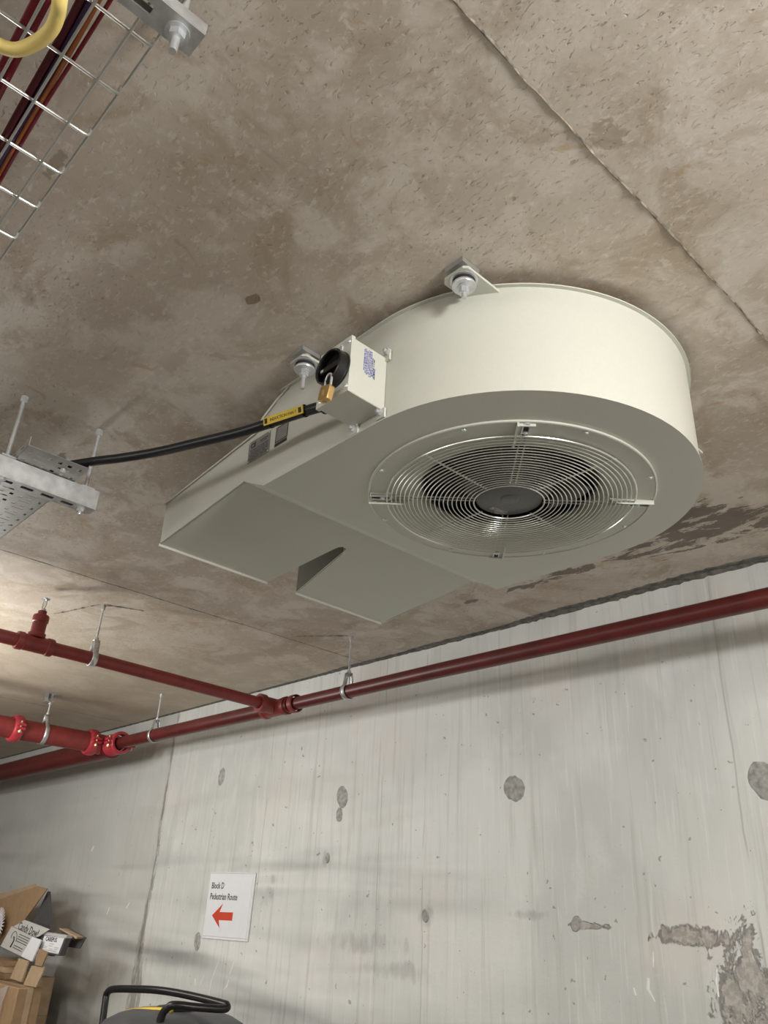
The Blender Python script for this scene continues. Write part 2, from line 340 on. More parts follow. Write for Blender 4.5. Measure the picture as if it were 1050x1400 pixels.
# rough mortar line where ceiling meets wall
b = MB(); x = -12.9; prev = None; rows = []
ph = [random.uniform(0, 6) for _ in range(6)]
while x < 3:
    base = 0.008+0.026/(1+math.exp(-(x+2.7)*2.2))
    n1 = 0.5+0.5*math.sin(x*7+ph[0])*math.sin(x*3.1+ph[1]); wv = base*(0.45+0.8*n1+random.uniform(-.12, .25))
    dv = 0.004+base*0.35*(0.4+random.random()*.6); th = 0.0015+0.0025*random.random()
    rows.append([(x, WALL-wv-0.004, CEIL-0.0002), (x, WALL-wv, CEIL-th), (x, WALL-wv*0.45, CEIL-th*1.6), (x, WALL-0.008-random.random()*.004, CEIL-dv*.6), (x, WALL-0.0002, CEIL-dv)])
    x += 0.018
for r in rows: b.v += [Vector(p) for p in r]
for i in range(len(rows)-1):
    for k in range(4): b.f.append((i*5+k, i*5+k+1, i*5+k+6, i*5+k+5))
struct('trim_1', b, M['mortar'])

# patched tie holes on the wall
def plug(x, z, r, sq=1.15):
    n = 22; ph_ = random.uniform(0, 6); pts = []
    for k in range(n):
        a = 2*PI*k/n; rr = r*(1+0.12*math.sin(2*a+ph_)+random.uniform(-.05, .05)); pts.append((x+rr*math.cos(a), z+rr*sq*math.sin(a)))
    b = MB(); o = [(p[0], WALL+0.0002, p[1]) for p in pts]; i_ = [(x+(p[0]-x)*.82, WALL-0.004, z+(p[1]-z)*.82) for p in pts]; c = [(x, WALL-0.0015, z)]
    b.add(o+i_+c, [(k, (k+1) % n, n+(k+1) % n, n+k) for k in range(n)]+[(n+k, n+(k+1) % n, 2*n) for k in range(n)])
    b.build('tie_hole_plug', M['plug'], wallo)
for q in ((-4.105, .667, .038), (-3.023, .493, .042), (-3.035, .415, .026), (-2.002, .462, .046), (-4.124, -.163, .035), (-1.05, .419, .05), (-1.753, .009, .022), (-3.098, .228, .018), (-2.462, .01, .02)):
    plug(*q)
# white drips and flicks of paint
def flick(pts, w0):
    b = MB(); P = [Vector((p[0], WALL-0.0002, p[1])) for p in pts]; n = len(P)
    for i, p in enumerate(P):
        w_ = w0*(0.4+0.9*math.sin(PI*(i+.35)/(n-.3)))*random.uniform(.7, 1.2)
        b.v += [p+Vector((-w_, 0, 0)), p+Vector((0, -0.0015, 0)), p+Vector((w_, 0, 0))]
    for i in range(n-1):
        b.f += [(i*3, i*3+1, i*3+4, i*3+3), (i*3+1, i*3+2, i*3+5, i*3+4)]
    b.build('paint_splash', M['splash'], wallo)
for pts, w_ in (([(-3.895, -.23), (-3.92, -.28), (-3.945, -.33), (-3.95, -.39)], .004), ([(-3.76, -.225), (-3.775, -.26), (-3.79, -.29)], .004), ([(-3.79, -.31), (-3.80, -.34), (-3.83, -.36)], .004),
                ([(-4.10, -.33), (-4.085, -.36)], .003), ([(-4.02, -.31), (-4.04, -.35)], .003),
                ([(-1.475, -.055), (-1.478, -.08), (-1.48, -.10)], .003), ([(-1.45, -.105), (-1.475, -.125)], .003), ([(-1.50, -.13), (-1.505, -.16), (-1.485, -.19)], .005), ([(-1.555, -.16), (-1.55, -.18)], .005),
                ([(-1.275, -.09), (-1.282, -.12), (-1.28, -.16)], .004), ([(-5.2, -.03), (-5.22, -.07)], .006), ([(-4.95, .0), (-4.98, -.03)], .006), ([(-5.6, .33), (-5.62, .30)], .008)):
    flick(pts, w_)

# ------------------------------------------------------------ the induction fan
CX, CY, RB = -0.983, 1.2555, 0.4107
ZB, ZT = 0.851, 1.098
YL, YR = CY-RB, CY+RB
fan = thing('induction_fan', 'large cream-grey metal fan unit with round wire grille, bolted flat under the concrete ceiling', 'fan', (CX, CY, ZB))
c0 = (CX, CY)
RO = 0.235           # opening cut in the bottom plate, under the inlet ring
def plate_with_hole(z0, z1, xe, ro, rr):
    """D-shaped plate with a round hole"""
    n = 96; outer = []; inner = []
    for k in range(n):
        a = 2*PI*k/n; ca, sa = math.cos(a), math.sin(a)
        if ca >= 0: outer.append((CX+rr*ca, CY+rr*sa))
        else:
            t = min((CX-xe)/-ca if ca < 0 else 9, rr/abs(sa) if abs(sa) > 1e-6 else 9); outer.append((CX+t*ca, CY+t*sa))
        inner.append((CX+ro*ca, CY+ro*sa))
    # snap the nearest samples to the two square corners
    for sy in (-1, 1):
        cor = (xe, CY+sy*rr); k = min(range(n), key=lambda i: (outer[i][0]-cor[0])**2+(outer[i][1]-cor[1])**2); outer[k] = cor
    v = [(p[0], p[1], z0) for p in outer]+[(p[0], p[1], z0) for p in inner]+[(p[0], p[1], z1) for p in outer]+[(p[0], p[1], z1) for p in inner]
    f = []
    for k in range(n):
        j = (k+1) % n
        f += [(k, j, n+j, n+k), (2*n+k, 3*n+k, 3*n+j, 2*n+j), (k, 2*n+k, 2*n+j, j), (n+k, n+j, 3*n+j, 3*n+k)]
    return MB().add(v, f)
plate_with_hole(ZB, ZB+0.003, -1.356, RO, RB).build('bottom_plate', M['paint'], fan)

# scroll side: one folded sheet round the drum and along both flanks
HX, HZ, EX, EZ = -1.444, 0.896, -1.830, 0.851      # deflector hinge and lip
T = 0.003
RI = RB-0.004
side = MB()
ang = [-PI/2+PI*i/64 for i in range(65)]
for rr, sgn in ((RI, 1),):
    outer = [(CX+rr*math.cos(a), CY+rr*math.sin(a)) for a in ang]; inn = [(CX+(rr-T)*math.cos(a), CY+(rr-T)*math.sin(a)) for a in ang]
    n = len(ang)
    side.add([(p[0], p[1], ZB+.003) for p in outer]+[(p[0], p[1], ZT) for p in outer]+[(p[0], p[1], ZB+.003) for p in inn]+[(p[0], p[1], ZT) for p in inn],
             [(i, i+1, n+i+1, n+i) for i in range(n-1)]+[(2*n+i, 3*n+i, 3*n+i+1, 2*n+i+1) for i in range(n-1)]+[(n+i, n+i+1, 3*n+i+1, 3*n+i) for i in range(n-1)]+[(i, 2*n+i, 2*n+i+1, i+1) for i in range(n-1)])
side.build('drum_wall', M['paint'], fan)
prof = [(CX, ZB+.003), (-1.356, ZB+.003), (HX, HZ), (EX, EZ), (-1.839, 0.973), (-1.440, 1.016), (-1.417, 1.020), (-1.396, 1.053), (-1.345, 1.082), (-1.30, ZT), (CX, ZT)]
for ys, d in ((CY-RI, T), (CY+RI, -T)):
    MB().prism([(p[0], ys, p[1]) for p in prof], (0, d, 0)).build('side_panel', M['paint'], fan)
# sloping front edge of the top, roof of the outlet
def sheet(poly, t=0.002): return MB().prism(poly, t)
MB().prism([(-1.839, YL+.004, .973), (-1.839, YR-.004, .973), (-1.417, YR-.004, 1.020), (-1.417, YL+.004, 1.020)], (0, 0, .002)).build('outlet_roof', M['paint'], fan)
MB().prism([(-1.419, YL+.004, 1.020), (-1.419, YR-.004, 1.020), (-1.345, YR-.004, 1.083), (-1.345, YL+.004, 1.083)], (0, 0, .002)).build('roof_step', M['paint'], fan)
MB().tube([(-1.839, YL+.002, .974), (-1.839, YR-.002, .974)], .003, 8).build('roof_lip', M['paint'], fan)
MB().tube([(-1.841, YL, .973), (-1.418, YL, 1.0205), (-1.397, YL, 1.053), (-1.346, YL, 1.082), (-1.30, YL, ZT)], .0022, 8).build('edge_bead', M['paint'], fan)
# top plate with bright rolled rim
tp = [(CX+.002, YL-.003)]
tp = [(p[0], p[1]) for p in arc(c0, RB+.004, -PI/2, PI/2, 64)]+[(-1.33, YR+.004), (-1.33, YL-.004)]
MB().prism([(p[0], p[1], ZT) for p in tp], (0, 0, .003)).build('top_plate', M['paint'], fan)
# deflector with V notch
def dz(x): return HZ+(x-HX)*(HZ-EZ)/(HX-EX)
nt_ = [(EX, 1.198), (-1.60, 1.2155), (-1.553, 1.2195), (-1.540, 1.222), (-1.532, 1.229), (-1.531, 1.238), (-1.537, 1.246), (-1.56, 1.2505), (EX, 1.304)]
flat = [(HX, YL+.002)]+[(EX, YL+.002)]+nt_+[(EX, YR-.014), (HX, YR-.004)]
half1 = [(HX, YL+.001), (EX, YL+.001)]+nt_[:5]+[(HX, 1.2335)]
half2 = [(HX, 1.2335), nt_[4], nt_[5], nt_[6], nt_[7], nt_[8], (EX, YR-.014), (HX, YR-.004)]
d = MB()
for h in (half1, half2): d.prism([(p[0], p[1], dz(p[0])) for p in h], (0, 0, .002))
d.build('deflector_plate', M['paint'], fan)
for ya, yb in ((YL+.001, 1.198), (1.304, YR-.014)):
    MB().box(EX-.001, EX+.0018, ya, yb, EZ-.0065, EZ+.002).build('deflector_lip', M['paint'], fan)
# strip between the deflector hinge and the bottom plate, inside face of the outlet
MB().prism([(HX, YL+.003, HZ), (HX, YR-.003, HZ), (-1.356, YR-.003, ZB+.010), (-1.356, YL+.003, ZB+.010)], (0, 0, .002)).build('throat_strip', M['paint'], fan)
# splitter seen through the notch, interior shade painted into its colour
MB().prism([(EX, 1.304, EZ), (-1.56, 1.252, dz(-1.56)), (-1.56, 1.252, 1.0), (EX, 1.304, .96)], (0, .002, 0)).build('splitter_plate', M['splitter_shade'], fan)['label'] = 'inner baffle seen through the notch, interior shade painted in dark olive'

# inlet ring: flat flange, bright raised rim and bell mouth
ring = MB().lathe([(0.318, ZB-.0005), (0.318, ZB-.0045), (0.3155, ZB-.0055), (0.313, ZB-.0035), (0.25, ZB-.0035), (0.232, ZB-.0025), (0.218, ZB+.003), (0.207, ZB+.011), (0.202, ZB+.022), (0.200, ZB+.034), (0.198, ZB+.034), (0.200, ZB+.022), (0.205, ZB+.0125), (0.217, ZB+.0045), (0.232, ZB-.001), (0.25, ZB-.0006)],
                  (CX, CY, 0), (0, 0, 1), 128, closed=True).build('inlet_ring', M['paint'], fan)
ZR = ZB-.0035
for k in range(8):
    a = math.radians(22.5+45*k); p = (CX+.306*math.cos(a), CY+.306*math.sin(a), ZR)
    MB().cyl(p, (p[0], p[1], ZR-.0012), .0062, 14).dome((p[0], p[1], ZR-.0012), .0042, .0032, (0, 0, -1)).build('rivet', M['zinc'], ring)
# impeller
imp = MB().lathe([(.196, ZB+.032), (.208, ZB+.055), (.235, ZB+.078), (.30, ZB+.092), (.30, ZB+.096), (.235, ZB+.082), (.204, ZB+.058), (.193, ZB+.034)], (CX, CY, 0), (0, 0, 1), 72, closed=True).build('impeller', M['dark'], fan)
MB().lathe([(.001, ZB+.205), (.30, ZB+.205), (.30, ZB+.208), (.001, ZB+.208)], (CX, CY, 0), (0, 0, 1), 48).build('back_plate', M['dark'], imp)
for k in range(9):
    a0 = 2*PI*k/9; pts = []
    for i in range(7):
        t = i/6; r_ = .12+.18*t; a = a0+t*0.75; pts.append((CX+r_*math.cos(a), CY+r_*math.sin(a)))
    b = MB(); n = len(pts)
    for (zz, o_) in ((0, 0), (1, 0)): pass
    lo = [(p[0], p[1], ZB+.06+max(0, (math.hypot(p[0]-CX, p[1]-CY)-.19))*.35) for p in pts]; hi = [(p[0], p[1], ZB+.205) for p in pts]
    b.add(lo+hi, [(i, i+1, n+i+1, n+i) for i in range(n-1)])
    o = b.build('blade', M['dark'], imp); md = o.modifiers.new('t', 'SOLIDIFY'); md.thickness = .003
# motor
mot = MB().lathe([(.0001, .8455), (.070, .8455), (.0735, .847), (.0745, .850), (.0745, .858), (.070, .862), (.070, .90), (.0001, .90)], (CX, CY, 0), (0, 0, 1), 64).build('motor', M['motor'], fan)
MB().lathe([(.0001, .8435), (.017, .8435), (.0195, .8442), (.021, .8456)], (CX+.006, CY-.004, 0), (0, 0, 1), 32).build('motor_boss', M['motor'], mot)
MB().lathe([(.070, .875), (.098, .878), (.105, .89), (.105, .95), (.115, .96), (.115, 1.05), (.0001, 1.05)], (CX, CY, 0), (0, 0, 1), 56).build('motor_body', M['motorm'], mot)
for k in range(18):
    a = 2*PI*k/18; ca, sa = math.cos(a), math.sin(a)
    MB().hexa([(CX+.102*ca-.002*sa, CY+.102*sa+.002*ca, .885), (CX+.102*ca+.002*sa, CY+.102*sa-.002*ca, .885), (CX+.118*ca+.002*sa, CY+.118*sa-.002*ca, .895), (CX+.118*ca-.002*sa, CY+.118*sa+.002*ca, .895),
               (CX+.102*ca-.002*sa, CY+.102*sa+.002*ca, .96), (CX+.102*ca+.002*sa, CY+.102*sa-.002*ca, .96), (CX+.118*ca+.002*sa, CY+.118*sa-.002*ca, .96), (CX+.118*ca-.002*sa, CY+.118*sa+.002*ca, .96)]).build('cooling_fin', M['motorm'], mot)
# sticker on the motor cap: pale outline box with rows of print
lb = MB(); ux = Vector((.94, .34, 0)).normalized(); ux = Vector((.68, .73, 0)); uy = Vector((-.73, .68, 0)); o0 = Vector((CX-.062, CY-.012, .8452))
def lq(b, a0, a1, b0, b1, t=.0005):
    P = [o0+ux*a0+uy*b0, o0+ux*a1+uy*b0, o0+ux*a1+uy*b1, o0+ux*a0+uy*b1]; b.prism(P, (0, 0, -t))
ux = Vector((.20, .98, 0)).normalized(); uy = Vector((.98, -.20, 0)).normalized(); o0 = Vector((CX-.058, CY+.000, .8455))
for (a0, a1, b0, b1) in ((0, .046, 0, .0012), (0, .046, .0095, .011), (0, .0012, 0, .011), (.0448, .046, 0, .011), (.013, .0138, 0, .011), (.003, .010, .003, .008), (.016, .042, .003, .0045), (.016, .036, .006, .0075), (.018, .044, -.006, -.0045), (.024, .034, -.010, -.0085)):
    lq(lb, a0, a1, b0, b1)
lb.build('motor_sticker', M['inkg'], mot)

# wire guard: concentric rings, cross pairs of beads, spokes
grille = MB().tube([Vector(p) for p in arc(c0, .2745, 0, 2*PI, 127, .8405)][:-1], .0019, 8, closed=True).build('guard_grille', M['chrome'], fan)
NR = 20
for i in range(NR):
    r_ = .0785+(.2640-.0785)*i/(NR-1); z_ = .8405-.0035*math.sin(PI*min(1, (i+1)/NR*1.0))
    MB().tube([Vector(p) for p in arc(c0, r_, 0, 2*PI, 112, z_)][:-1], .00135 if i else .0018, 6, closed=True).build('wire_ring', M['chrome'], grille)
for k in range(4):
    a = PI/2*k; ca, sa = math.cos(a), math.sin(a)
    MB().tube([(CX+.0785*ca, CY+.0785*sa, .8435), (CX+.2745*ca, CY+.2745*sa, .8435)], .0022, 8).build('spoke', M['chrome'], grille)
for k in range(4):        # paired carrier bars under the brackets
    a = math.radians(-45+90*k); ca, sa = math.cos(a), math.sin(a)
    for s_ in (-.006, .006):
        MB().tube([(CX+.076*ca-s_*sa, CY+.076*sa+s_*ca, .846), (CX+.285*ca-s_*sa, CY+.285*sa+s_*ca, .846)], .0018, 6).build('carrier_bar', M['chrome'], grille)
# four slotted brackets on the inlet ring, their stays curving up into the mouth
for k in range(4):
    a = math.radians(-45+90*k); ca, sa = math.cos(a), math.sin(a); R = lambda r_, s_, z_: (CX+r_*ca-s_*sa, CY+r_*sa+s_*ca, z_)
    def bx(r0, r1, s0, s1, z0, z1): return [R(r0, s0, z0), R(r1, s0, z0), R(r1, s1, z0), R(r0, s1, z0), R(r0, s0, z1), R(r1, s0, z1), R(r1, s1, z1), R(r0, s1, z1)]
    base = MB(); base.hexa(bx(.262, .312, -.017, .017, ZR-.0025, ZR))
    base.hexa(bx(.309, .312, -.017, .017, ZR-.008, ZR-.0025))
    br = base.build('bracket', M['paint'], ring)
    rail = MB()
    P_ = [(.316, ZR-.012), (.25, ZR-.012), (.235, ZR-.010), (.222, ZR-.002), (.210, ZR+.012), (.200, ZR+.03)]
    for s_ in (-.017,):
        for i in range(len(P_)-1):
            (ra, za), (rb, zb) = P_[i], P_[i+1]; rail.hexa([R(ra, s_-.0015, za), R(rb, s_-.0015, zb), R(rb, s_+.0015, zb), R(ra, s_+.0015, za), R(ra, s_-.0015, za+.012), R(rb, s_-.0015, zb+.012), R(rb, s_+.0015, zb+.012), R(ra, s_+.0015, za+.012)])
    rail.build('stay', M['paint'], ring)
    # slot: raised oval ring with dark centre and screw
    ov = [R(.290+(.017 if math.cos(t) > 0 else -.017)+.007*math.cos(t), .007*math.sin(t), ZR-.004) for t in [2*PI*i/20 for i in range(20)]]
    MB().tube(ov, .0022, 6, closed=True).build('slot_rim', M['zinc'], ring)
    MB().prism([R(.290+(.015 if math.cos(t) > 0 else -.015)+.0055*math.cos(t), .0055*math.sin(t), ZR-.0026) for t in [2*PI*(i+.5)/16 for i in range(16)]], (0, 0, -.0006)).build('slot', M['ink'], ring)
    p = R(.284, 0, ZR-.003); MB().cyl(p, (p[0], p[1], p[2]-.003), .0055, 14).dome((p[0], p[1], p[2]-.003), .0045, .003, (0, 0, -1)).build('screw', M['zinc'], ring)
# rubber mounts: welded tab, rubber washer, steel cup, nut and stud into the slab
def mount(x0, x1, y0, y1, sx, sy, studz):
    r = .008
    pl = [(x0+r, y0, 0), (x1-r, y0, 0), (x1, y0+r, 0), (x1, y1, 0), (x0, y1, 0), (x0, y0+r, 0)]
    t = MB().prism([(p[0], p[1], 1.086) for p in pl], (0, 0, .006)).build('mount_tab', M['paint'], fan)
    MB().box(x0+.006, x1-.010, y0+.002, y0+.05, 1.108, 1.119).build('packer', M['galvd'], t)
    MB().cyl((sx, sy, 1.092), (sx, sy, 1.108), .014, 20).build('spacer', M['galvd'], t)
    MB().lathe([(.0001, 1.0855), (.021, 1.0855), (.0225, 1.081), (.0215, 1.076), (.0001, 1.076)], (sx, sy, 0), (0, 0, 1), 28).build('rubber_washer', M['rubber'], t)
    MB().lathe([(.024, 1.0860), (.027, 1.0858), (.027, 1.0845), (.022, 1.0840)], (sx, sy, 0), (0, 0, 1), 28).build('upper_washer', M['zinc'], t)
    MB().lathe([(.0001, 1.0765), (.0225, 1.0765), (.0235, 1.0745), (.0235, 1.0725), (.0225, 1.0705), (.0001, 1.0695)], (sx, sy, 0), (0, 0, 1), 28).build('steel_washer', M['zinc'], t)
    MB().lathe([(.0001,1.0695),(.012,1.0695),(.012,1.0675),(.0001,1.0675)],(sx,sy,0)).hexnut((sx, sy, 1.0675), (sx, sy, 1.055), .0095).build('nut', M['zinc'], t)
    MB().cyl((sx, sy, 1.118), (sx, sy, studz), .0045, 12).build('stud', M['zinc'], t)
mount(-.800, -.738, .833, .932, -.767, .860, 1.044)
mount(-1.225, -1.168, .787, .850, -1.196, .812, 1.022)
mount(-.800, -.738, YR-.02, YR+.012+.06, -.767, YR+.045, 1.044)
mount(-1.225, -1.168, YR-.02, YR+.06, -1.196, YR+.033, 1.03)

# isolator switch on the flank
BX0, BX1, BY, BZ0, BZ1 = -1.055, -.960, .756, .873, 1.000
sw = MB().box(BX0+.002, BX1-.002, BY, YL+.004, BZ0, BZ1).build('isolator_switch', M['paint'], fan)
md = sw.modifiers.new('b', 'BEVEL'); md.width = .002; md.segments = 2
MB().box(BX0, BX1, BY-.003, BY+.006, BZ0-.002, BZ1+.002).build('lid', M['paint'], sw)
MB().box(BX0-.004, BX0+.022, YL-.002, YL+.0035, BZ0-.020, BZ0+.004).box(BX1-.018, BX1+.004, YL-.002, YL+.0035, BZ0-.018, BZ0+.004).box(BX1-.006, BX1+.010, YL-.002, YL+.0035, BZ1-.01, BZ1+.016).build('fixing_ear', M['paint'], sw)
for p in ((-1.046, .866), (-.967, .868), (-.955, 1.009)):
    MB().hexnut((p[0], YL-.001, p[1]), (p[0], YL-.008, p[1]), .0075).cyl((p[0], YL-.008, p[1]), (p[0], YL-.014, p[1]), .0038, 10).build('fixing_bolt', M['zinc'], sw)
for p in ((-.968, .990), (-.967, .884), (-1.047, .883), (-1.047, .991)):
    MB().dome((p[0], BY-.003, p[1]), .005, .003, (0, -1, 0)).build('lid_screw', M['zinc'], sw)
kx, kz = -.9985, .9345
kn = MB().lathe([(.0001, 0), (.040, 0), (.040, .004), (.0385, .005), (.0385, .022), (.036, .024), (.034, .022), (.034, .008), (.0001, .008)], (kx, BY-.003, kz), (0, -1, 0), 48).build('rotary_knob', M['blackp'], sw)
MB().hexa([(kx-.03, BY-.010, kz-.008), (kx+.03, BY-.010, kz-.008), (kx+.03, BY-.010, kz+.008), (kx-.03, BY-.010, kz+.008), (kx-.028, BY-.021, kz-.006), (kx+.028, BY-.021, kz-.006), (kx+.028, BY-.021, kz+.006), (kx-.028, BY-.021, kz+.006)]).build('knob_grip', M['blackp'], kn)
MB().box(kx-.026, kx-.019, BY-.0215, BY-.0225, kz-.003, kz+.003).build('knob_mark', M['inkg'], kn)
MB().box(-1.018, -.985, BY-.0033, BY-.0042, .978, .992).build('rating_sticker', M['white'], sw)
for i in range(3): MB().box(-1.015, -.989, BY-.0043, BY-.0046, .980+.004*i, .9815+.004*i).build('sticker_print', M['ink'], sw)
# blue printed data on the right-hand face (reads upwards)
tx = MB(); tb = MB(); fx = BX1-.0017
for row in range(8):            # rows of print too small to read
    y_ = .7885+.0036*row; z_ = .928+random.uniform(0, .012)
    while z_ < (.990 if row < 6 else .978):
        l_ = random.uniform(.0015, .006); (tb if (row > 5 and random.random() < .4) else tx).box(fx, fx+.0005, y_, y_+random.uniform(.0014, .0024), z_, min(z_+l_, .992)); z_ += l_+random.uniform(.0008, .0025)
tx.box(fx, fx+.0005, .8165, .8180, .930, .956)
tx.build('printed_data', M['inkb'], sw); tb.build('printed_rating', M['ink'], sw)
MB().cyl((BX0+.002, .790, .903), (BX0-.020, .786, .905), .0165, 20).hexnut((BX0+.002, .790, .903), (BX0-.008, .789, .9035), .020).build('cable_gland', M['blackp'], sw)

# data plates on the flank
fy = CY-RI
pl = MB().prism([(-1.447, fy, 1.003), (-1.359, fy, 1.003), (-1.355, fy, .943), (-1.443, fy, .943)], (0, -.001, 0)).build('data_plate', M['plate'], fan)
text('CE', .018, (-1.437, fy-.0011, .983), (1, 0, 0), (0, 0, 1), 'plate_mark', M['ink'], pl, .0002, bold=.0006)
pr = MB()
for i in range(9):
    z_ = .977-.0035*i; x = -1.440+random.uniform(0, .006)
    while x < -1.368:
        l_ = random.uniform(.006, .018); pr.box(x, min(x+l_, -1.362), fy-.0011, fy-.0013, z_, z_+.0013); x += l_+.003
pr.box(-1.40, -1.367, fy-.0011, fy-.0013, .990, .992).box(-1.395, -1.37, fy-.0011, fy-.0013, .985, .9865); pr.build('plate_print', M['ink'], pl)
for p in ((-1.442, .999), (-1.363, .999), (-1.36, .947), (-1.439, .947)): MB().dome((p[0], fy-.001, p[1]), .002, .0015, (0, -1, 0), 8).build('plate_rivet', M['zinc'], pl)
l2 = MB().box(-1.335, -1.288, fy, fy-.0006, .945, .998).build('code_label', M['plate'], fan)
l2['label'] = 'grey label with dark border and black strip'
MB().box(-1.335, -1.288, fy-.0006, fy-.0009, .945, .953).box(-1.335, -1.333, fy-.0006, fy-.0009, .957, .998).box(-1.290, -1.288, fy-.0006, fy-.0009, .957, .998).box(-1.335, -1.288, fy-.0006, fy-.0009, .996, .998).box(-1.335, -1.288, fy-.0006, fy-.0009, .956, .958).build('label_print', M['ink'], l2)

# ------------------------------------------------------------ padlock (hangs from the knob)
pk = thing('padlock', 'small brass padlock hanging from the black rotary knob', 'padlock', (-.995, .733, .868))
V_ = Vector
def tilted(cx, cy, cz, w_, d_, h_, rot, ch=.003):
    ca, sa = math.cos(rot), math.sin(rot); q = []
    for (a, c_) in ((-w_/2+ch, -h_/2), (w_/2-ch, -h_/2), (w_/2, -h_/2+ch), (w_/2, h_/2-ch), (w_/2-ch, h_/2), (-w_/2+ch, h_/2), (-w_/2, h_/2-ch), (-w_/2, -h_/2+ch)):
        q.append((cx+a*ca+c_*sa, cy-d_/2, cz-a*sa+c_*ca))
    return MB().prism(q, (0, d_, 0))
o = tilted(-.996, .731, .868, .030, .013, .032, .22).build('lock_body', M['brass'], pk); md = o.modifiers.new('b', 'BEVEL'); md.width = .0012; md.segments = 2
MB().tube(spline([(-1.003, .731, .884), (-1.000, .731, .905), (-.992, .731, .912), (-.984, .731, .905), (-.985, .731, .880)], 5), .0024, 10).build('shackle', M['zinc'], pk)
MB().lathe([(.0001, 0), (.0048, 0), (.0052, -.0012)], (-.9993, .731, .8518), (-.22, 0, -.97), 20).build('keyway_disc', M['brassd'], pk)
MB().box(-1.001, -.997, .7235, .7245, .862, .876).build('lock_mark', M['bolt'], pk)

# ------------------------------------------------------------ power cable
cb = thing('power_cable', 'thick black power cable running from the fan switch to the perforated tray', 'cable', (-1.4, .72, .93))
cp = [(-1.072, .786, .905), (-1.10, .781, .909), (-1.16, .7745, .918), (-1.24, .762, .925), (-1.32, .742, .928), (-1.43, .708, .934), (-1.55, .674, .944), (-1.66, .636, .955), (-1.76, .590, .9615), (-1.85, .545, .958), (-2.0, .515, .953), (-2.4, .515, .953), (-3.1, .515, .953)]
MB().tube(spline(cp, 8), .0112, 16).build('cable_sheath', M['cable'], cb)
ta, tb_ = V_((-1.235, .762, .9255)), V_((-1.118, .778, .9125)); d_ = (tb_-ta).normalized(); vv = V_((F_.x, F_.y, F_.z)); nrm = V_((.3, -.93, -.35)); nrm = (nrm-nrm.dot(d_)*d_).normalized(); up = d_.cross(nrm)
ta2 = ta+nrm*.0122; tb2 = tb_+nrm*.0122
MB().prism([ta2-up*.0085, tb2-up*.0085, tb2+up*.0085, ta2+up*.0085], nrm*.0016).build('cable_tag', M['yel'], cb)
tag_o = bpy.data.objects['cable_tag']
o_ = ta2+nrm*.0018
um = up if up.z > 0 else -up
text('INDUCTION FAN 7', .0092, o_+d_*.020-um*.0034, d_, um, 'tag_lettering', M['ink'], tag_o, .0002, xs=1.0)
for k in (.004, .106):
    a = ta2+d_*k+nrm*.0017; MB().prism([a-um*.0055, a+d_*.008-um*.0055, a+d_*.008+um*.0055, a+um*.0055], nrm*.0006).build('tag_slot', M['ink'], tag_o)
for k in (.008, .110):
    a = ta+d_*k; MB().tube([a-d_*.002, a+d_*.002], .0135, 18).build('cable_tie', M['blackp'], cb)

# ------------------------------------------------------------ perforated tray on its strut hanger
def perforated(us, vs_, holes, fn):
    """flat grid in (u,v) with rectangular slots left open; fn maps (u,v) to a point"""
    us = sorted(set([round(u, 5) for u in us]+[round(h[0], 5) for h in holes]+[round(h[1], 5) for h in holes])); vs_ = sorted(set([round(v, 5) for v in vs_]+[round(h[2], 5) for h in holes]+[round(h[3], 5) for h in holes]))
    b = MB(); idx = {}
    def vid(i, j):
        if (i, j) not in idx: idx[(i, j)] = len(b.v); b.v.append(Vector(fn(us[i], vs_[j])))
        return idx[(i, j)]
    for i in range(len(us)-1):
        for j in range(len(vs_)-1):
            u = (us[i]+us[i+1])/2; v = (vs_[j]+vs_[j+1])/2
            if any(h[0] < u < h[1] and h[2] < v < h[3] for h in holes): continue
            b.f.append((vid(i, j), vid(i+1, j), vid(i+1, j+1), vid(i, j+1)))
    return b
tray = thing('perforated_cable_tray', 'perforated galvanised cable tray lying on the left slotted strut', 'cable tray', (-2.4, .518, .936))
ty0, ty1, tz = .445, .594, .9365
holes = []
x = -1.776
while x > -3.05:
    for j in range(6): y = ty0+.0145+j*.024; holes.append((x-.0062, x+.0062, y-.0048, y+.0048))
    for yy in (ty0+.045, ty0+.105): holes.append((x-.0258, x-.0185, yy-.0145, yy+.0145))
    x -= .05
pb = perforated([-1.752, -3.1], [ty0, ty1], holes, lambda u, v: (u, v, tz+max(0, (u+1.80))*0.10)).build('tray_base', M['galvd'], tray, 0)
md = pb.modifiers.new('t', 'SOLIDIFY'); md.thickness = .0012; md.offset = 1
for y in (ty0, ty1):
    hs = [(x_-.012, x_+.012, .010, .016) for x_ in [-1.80-.05*i for i in range(25)]]
    o = perforated([-1.752, -3.1], [0, .024], hs, lambda u, v: (u, y, tz+v+max(0, (u+1.80))*0.10)).build('tray_side', M['galvd'], tray, 0); md = o.modifiers.new('t', 'SOLIDIFY'); md.thickness = .0012
MB().cyl((-1.795, .548, .9365), (-1.795, .548, .932), .007, 12).build('tray_bolt', M['zinc'], tray)

